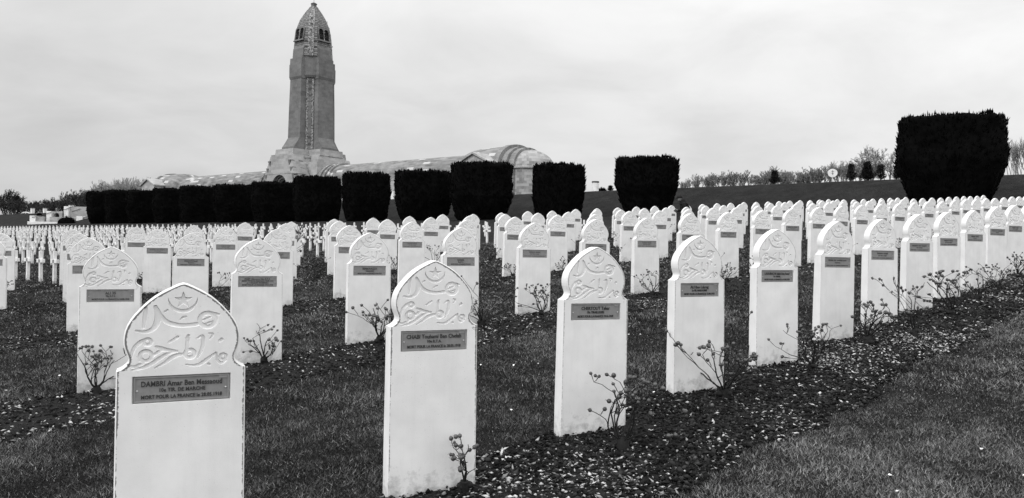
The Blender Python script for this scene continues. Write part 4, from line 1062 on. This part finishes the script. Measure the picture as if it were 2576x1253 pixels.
# round white board on a post
u = (2091-1288)/2000.; D = 78.8/(RD[0]*u+RD[1]); x, y = u*D, D
t = empty('round_board', (x, y, zg(x, y)), -math.atan2(x, y)+.25); tag(t, 'round white board on a short post on the bank before the bare trees', 'board')
pb = MB(); r_ = .47; pb.loft([[(r_*math.cos(k*math.pi/8)*1.0, yy, 1.05-.18+r_*.9*math.sin(k*math.pi/8)) for k in range(16)] for yy in (-.03, .03)]); pb.build('disc', M['render'], t)
ps = MB(); ps.tube([(0, .05, -.3), (0, .05, .5)], [.05, .05], 6); ps.build('post', M['render'], t)
pc = MB(); pc.box(-.02, .02, -.045, -.033, .7, 1.15); pc.box(-.12, .12, -.05, -.046, 1.0, 1.03); pc.box(-.12, .12, -.05, -.046, .8, .83); pc.build('bracket', M['cap'], t)

# ------------------------------------------------------------------ bare trees and pines
def bare(seed, h, spread, lev=4, r0=.09, trunks=1, lean=0.35, up=.25, rmin=.02):
    rr = random.Random(seed); mb = MB(); tr = MB()
    def br(p, d, ln, r, l, m):
        n = 3; pts = [Vector(p)]; rad = [r]
        for i in range(n):
            d = (d+Vector((rr.gauss(0, .12), rr.gauss(0, .12), up*.12+rr.gauss(0, .07)))).normalized(); pts.append(pts[-1]+d*ln/n); rad.append(max(rmin, r*(1-.35*(i+1)/n)))
        m.tube(pts, rad, 4 if r > .03 else 3, cap=False)
        if l > 0:
            for q in range(rr.choice((3, 3, 4)) if l > 1 else 4):
                i = rr.choice((1, 2, 3, 3)); a = Vector((rr.gauss(0, 1), rr.gauss(0, 1), rr.gauss(.2, .5))).normalized()
                br(pts[i], (d+a*spread).normalized(), ln*rr.uniform(.55, .8), rad[i]*.62, l-1, mb)
    for i in range(trunks):
        a = rr.uniform(0, 6.28); o_ = 0 if trunks == 1 else .25*h*rr.random()
        br((o_*math.cos(a), o_*math.sin(a), -.3), Vector((math.cos(a)*lean*rr.random(), math.sin(a)*lean*rr.random(), 1)).normalized(), h*(.38 if lev > 2 else .5)*rr.uniform(.8, 1.1), r0, lev, tr)
    return mb.mesh('branches', M['twig']), tr.mesh('trunk', M['twig'])
TREES = [bare(1, 5, .75, 5, .12, 3, .2), bare(2, 3, .42, 4, .05, 9, .6, .9), bare(3, 3, .5, 4, .05, 11, .6, .8), bare(4, 5, .45, 4, .09, 7), bare(5, 5.5, .38, 4, .08, 7, .12, .8)]
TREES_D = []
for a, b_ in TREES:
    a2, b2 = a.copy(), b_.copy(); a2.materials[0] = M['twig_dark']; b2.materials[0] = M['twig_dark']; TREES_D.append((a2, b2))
def hgt(me): return max(v.co.z for v in me.vertices)
TH_ = [hgt(a) for a, b_ in TREES]
def pine(seed, h, w_):
    rr = random.Random(seed); c = MB(); t = MB(); t.tube([(0, 0, -.4), (.05, 0, h*.5), (0, .05, h*.92)], [.12, .08, .03], 6)
    tops = []
    for i in range(46):
        z = h*(.12+.85*(i/46)); a = i*2.4; ln = w_/2*(1-.75*(z/h)**1.6)*rr.uniform(.6, 1.1); e = Vector((ln*math.cos(a), ln*math.sin(a), z+ln*.35))
        t.tube([(0, 0, z), e*.6+Vector((0, 0, z*.4)), e], [.035, .025, .012], 4, cap=False)
        for f in (.35, .6, .8, 1.): tops.append(Vector((e.x*f, e.y*f, z+ln*.35*f)))
    for p in tops:
        for q in range(26):
            d = Vector((rr.gauss(0, 1), rr.gauss(0, 1), rr.gauss(.5, .8))).normalized(); s = p+Vector((rr.gauss(0, .1), rr.gauss(0, .1), rr.gauss(0, .1))); a = d.cross(Vector((.2, .4, .8))).normalized()*.035
            c.add([s-a, s+a, s+d*rr.uniform(.18, .38)], [(0, 1, 2)])
    return c.mesh('crown', M['pine']), t.mesh('trunk', M['bark'])
PINES = [pine(1, 3., 2.6), pine(2, 2.6, 2.0)]
def at(px, d):
    u = (px-1288)/2000.; D = d/(RD[0]*u+RD[1]); return u*D, D
def put_tree(px, ytop, wpx, d, kind, label, group, dark=False, cat='tree', name='bare_tree'):
    x, y = at(px, d); z = zg(x, y); vt = (ytop-626.5)-(px-1288)*math.sin(R(1)); h = (CAMH-vt/2000*y-z)*1.06
    P = PINES[kind] if name == 'pine_tree' else (TREES_D if dark else TREES)[kind]; hh = (3., 2.6)[kind] if name == 'pine_tree' else TH_[kind]
    s = h/hh; t = empty(name, (x, y, z), random.uniform(0, 6.28)); 
    ww = {0: 5.2, 1: 3.2, 2: 3.4, 3: 4.2, 4: 3.4}[kind] if name != 'pine_tree' else (2.7, 2.1)[kind]
    sx_ = max(.5*s, min(1.6*s, wpx/2000*y/ww)); t.scale = (sx_, sx_, s)
    tag(t, label, cat, group)
    mobj('crown' if name == 'pine_tree' else 'branches', P[0], None, t); mobj('trunk', P[1], None, t)
GR = 'trees on the skyline right of the building'
for (px, yt, wp, kd, nm, lb) in [
 (1718, 456, 26, 1, 'b', 'small thin bare bush at the right side of the frayed yew'), (1765, 440, 44, 1, 'b', 'low bare bush, leftmost of the pair left of the round dark bush'),
 (1808, 434, 48, 2, 'b', 'twiggy bare bush in the middle of the low skyline bushes'), (1860, 430, 62, 2, 'b', 'rounded bare bush, right of the twiggy one on the skyline'),
 (1908, 442, 34, 1, 'b', 'small bare bush between the rounded bush and the dark conifer'), (1948, 421, 66, 2, 'b', 'bare bush standing behind the round dark conifer'),
 (1998, 440, 44, 1, 'b', 'faint low bare bush right of the round dark conifer'), (2040, 424, 62, 2, 'b', 'bare bush left of the round white board'),
 (2088, 406, 50, 3, 'b', 'bare tree behind the round white board'), (2130, 402, 56, 3, 'b', 'bare tree behind the leftmost of the dark pines'),
 (2200, 364, 104, 0, 'b', 'tallest round-crowned bare tree above the dark pines'), (2258, 404, 54, 3, 'b', 'bare tree close left of the huge yew'),
 (2180, 408, 50, 2, 'b', 'bare bush below the left side of the tallest bare tree'),
 (2545, 356, 40, 4, 'b', 'slender bare tree right of the huge yew'), (2575, 348, 44, 4, 'b', 'slender bare tree at the right edge of the picture'), (2602, 350, 44, 4, 'b', 'slender bare tree cut by the right edge'),
 (1945, 432, 34, 0, 'p', 'round dark conifer alone on the skyline'), (2138, 416, 32, 0, 'p', 'dark pine just right of the round white board'),
 (2178, 412, 34, 1, 'p', 'dark pine below the tallest bare tree, left one'), (2212, 418, 34, 0, 'p', 'dark pine below the tallest bare tree, right one'),
 (2253, 420, 24, 1, 'p', 'narrow dark pine beside the huge yew'), (1533, 468, 20, 1, 'p', 'small dark pine on the bank left of the frayed yew'),
 (1740, 450, 30, 1, 'b', 'faint bare bush right of the thin one beside the frayed yew'), (1786, 438, 44, 1, 'b', 'bare bush between the two leftmost skyline bushes'), (1835, 436, 44, 1, 'b', 'bare bush just left of the rounded skyline bush'),
 (1925, 432, 50, 2, 'b', 'bare bush touching the left side of the round dark conifer'), (1972, 430, 50, 1, 'b', 'bare bush touching the right side of the round dark conifer'), (2020, 432, 50, 1, 'b', 'bare bush second left of the round white board'),
 (2062, 416, 52, 1, 'b', 'bare bush just left of the round white board'), (2108, 408, 44, 2, 'b', 'bare bush just right of the round white board'), (2155, 398, 54, 3, 'b', 'thin bare tree between the first and second dark pines'),
 (2234, 378, 70, 0, 'b', 'second tallest bare tree, right of the tallest one'), (2280, 412, 44, 3, 'b', 'bare tree half hidden behind the huge yew')]:
    dd = 98 if nm == 'b' else 90
    if nm == 'b' and kd in (1, 2): wp *= 1.3
    if px == 1533: dd = 84
    put_tree(px, yt, wp, dd, kd, lb, GR, name='pine_tree' if nm == 'p' else 'bare_tree')
GL = 'bare wood behind the terrace on the left'
left = [(6, 478, 60), (24, 482, 50), (48, 496, 50), (70, 505, 44), (92, 508, 40), (118, 502, 50), (142, 500, 44), (165, 498, 44), (186, 488, 50), (206, 482, 50), (228, 478, 50), (250, 470, 50), (272, 462, 44), (296, 456, 50), (318, 454, 44), (340, 450, 50), (362, 452, 44), (384, 454, 44), (408, 455, 40), (430, 462, 40)]
for i, (px, yt, wp) in enumerate(left):
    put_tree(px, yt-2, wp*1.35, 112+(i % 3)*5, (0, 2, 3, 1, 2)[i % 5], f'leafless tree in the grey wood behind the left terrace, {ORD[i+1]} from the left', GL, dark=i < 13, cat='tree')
for i, px in enumerate(range(252, 440, 14)):
    put_tree(px, 456-(i % 3)*4+(4 if px < 290 else 0), 56, 108+(i % 2)*9, (2, 1, 3)[i % 3], f'leafless tree showing above the hedge top in the grey wood, {ORD[i+1]} from the left there', GL)
# undergrowth: uncountable scrub filling the foot of that wood
def scrub():
    rr = random.Random(5); mb = MB()
    prof_ = [(-40, 497), (30, 500), (60, 512), (110, 515), (150, 500), (185, 488), (230, 478), (300, 474), (440, 468)]
    for q in range(15000):
        px = rr.uniform(-40, 450); d = rr.uniform(98, 116); x, y = at(px, d); z = zg(x, y)
        yt = np.interp(px, [a for a, b_ in prof_], [b_ for a, b_ in prof_]); vt = (yt-626.5)-(px-1288)*math.sin(R(1)); H = CAMH-vt/2000*y-z
        p = Vector((x, y, z+H*rr.random()**.8*(.9+.2*noise.noise(Vector((px*.08, d*.1, 0)))))); dd = Vector((rr.gauss(0, .6), rr.gauss(0, .6), 1)).normalized(); a = dd.cross(Vector((.8, .5, .1))).normalized()*rr.uniform(.06, .22)
        mb.add([p-a, p+a, p+dd*rr.uniform(.6, 2.2)], [(0, 1, 2)])
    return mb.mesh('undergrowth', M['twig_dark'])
tag(mobj('undergrowth', scrub()), 'dense dark undergrowth of the wood behind the left terrace', 'undergrowth', kind='stuff')

# ------------------------------------------------------------------ visitor
def skin(name, verts, edges, mat, parent, sub=2):
    me = bpy.data.meshes.new(name); me.from_pydata([v[:3] for v in verts], edges, [])
    o = bpy.data.objects.new(name, me); COL.objects.link(o); m = o.modifiers.new('s', 'SKIN'); o.modifiers.new('u', 'SUBSURF').levels = sub
    for v, q in zip(me.skin_vertices[0].data, verts): v.radius = (q[3], q[4] if len(q) > 4 else q[3])
    me.skin_vertices[0].data[0].use_root = True
    bpy.context.view_layer.update()
    r = bpy.data.meshes.new_from_object(o.evaluated_get(bpy.context.evaluated_depsgraph_get())); bpy.data.objects.remove(o)
    r.materials.clear(); r.materials.append(mat); r.polygons.foreach_set('use_smooth', [True]*len(r.polygons)); r.name = name
    return mobj(name, r, None, parent)
px_, py_ = 7.55, 34.6
Pn = empty('person', (px_, py_, zg(px_, py_)), R(90+6), 1.06); tag(Pn, 'person in black coat and cap bending over a camera among the stelae', 'person')
# local frame: +Y forward (turned to the left of the picture), +X the person's right
bv = [(0, -.04, .88, .19, .16), (0, -.02, 1.05, .19, .17), (0, .04, 1.24, .21, .19), (0, .11, 1.37, .19, .16), (0, .19, 1.43, .062), (0, .235, 1.50, .055),
      (.19, .14, 1.35, .075), (.25, .14, 1.10, .058), (.13, .36, 1.08, .042), (-.19, .14, 1.35, .075), (-.25, .14, 1.10, .058), (-.10, .38, 1.09, .042),
      (.10, .0, .82, .095), (.11, .03, .48, .07), (.11, -.02, .10, .05), (.12, .12, .03, .045, .035), (-.10, .0, .82, .095), (-.12, .04, .48, .07), (-.12, .0, .10, .05), (-.13, .14, .03, .045, .035)]
be = [(0, 1), (1, 2), (2, 3), (3, 4), (4, 5), (3, 6), (6, 7), (7, 8), (3, 9), (9, 10), (10, 11), (0, 12), (12, 13), (13, 14), (14, 15), (0, 16), (16, 17), (17, 18), (18, 19)]
skin('body', bv, be, M['coat'], Pn)
hd = MB(); hd.ball((0, .29, 1.56), .1, .78, 1.0, 1.15, 16, 12); hd.ball((0, .395, 1.535), .018, .7, 1.3, 1.1); 
for s in (-1, 1): hd.ball((s*.08, .27, 1.555), .022, .35, .8, 1.2)
hd.ball((0, .372, 1.495), .02, 1.2, .6, .4)
ho = hd.build('head', M['skin'], Pn)
for s in (-1, 1):
    ey = MB(); ey.ball((s*.032, .383, 1.565), .009); ey.build('eye', M['void'], ho)
cpm = MB(); cpm.loft([[(.092*k*math.cos(a), .285+.115*k*math.sin(a), z) for a in np.linspace(0, 2*math.pi, 16, endpoint=False)] for z, k in ((1.585, 1.0), (1.62, 1.04), (1.66, .95), (1.69, .6), (1.70, .1))], smooth=True)
cpm.loft([[(.07*math.cos(a), .36+.10*math.sin(a), z-.12*(.10*math.sin(a))) for a in np.linspace(0, math.pi, 9)] for z in (1.585, 1.6)]); cpm.build('cap', M['coat'], Pn)
hm = MB(); hm.loft([[(.12*k*math.cos(a), .15+.12*k*math.sin(a), z) for a in np.linspace(0, 2*math.pi, 14, endpoint=False)] for z, k in ((1.34, 1.3), (1.42, 1.15), (1.5, .95), (1.54, .8))], smooth=True); hm.build('hood', M['coat'], Pn)
def hand(s):
    vv = [(s*.12, .37, 1.085, .028), (s*.085, .42, 1.10, .026, .018), (s*.06, .45, 1.11, .022, .016)]; ee = [(0, 1), (1, 2)]
    for i in range(4):
        b_ = len(vv); z = 1.135-.018*i; vv += [(s*.052, .455, z, .0085), (s*.03, .475, z+.002, .0078), (s*.008, .468, z-.002, .007)]; ee += [(2, b_), (b_, b_+1), (b_+1, b_+2)]
    b_ = len(vv); vv += [(s*.06, .43, 1.13, .0095), (s*.035, .425, 1.145, .0085)]; ee += [(1, b_), (b_, b_+1)]
    skin('hand', vv, ee, M['skin'], Pn, 1)
hand(1); hand(-1)
cm = MB(); cm.box(-.075, .075, .43, .49, 1.09, 1.20); cm.tube([(0, .49, 1.14), (0, .55, 1.135)], [.036, .034], 12); cm.box(-.03, .03, .44, .48, 1.2, 1.225)
co = cm.build('handheld_camera', M['metal'], None, .004); co.location = Pn.location; co.rotation_euler = Pn.rotation_euler; tag(co, 'small black camera held in both hands by the person', 'camera')
print('steles', len(VIS), 'crosses', len(cand), 'objects', len(bpy.data.objects))
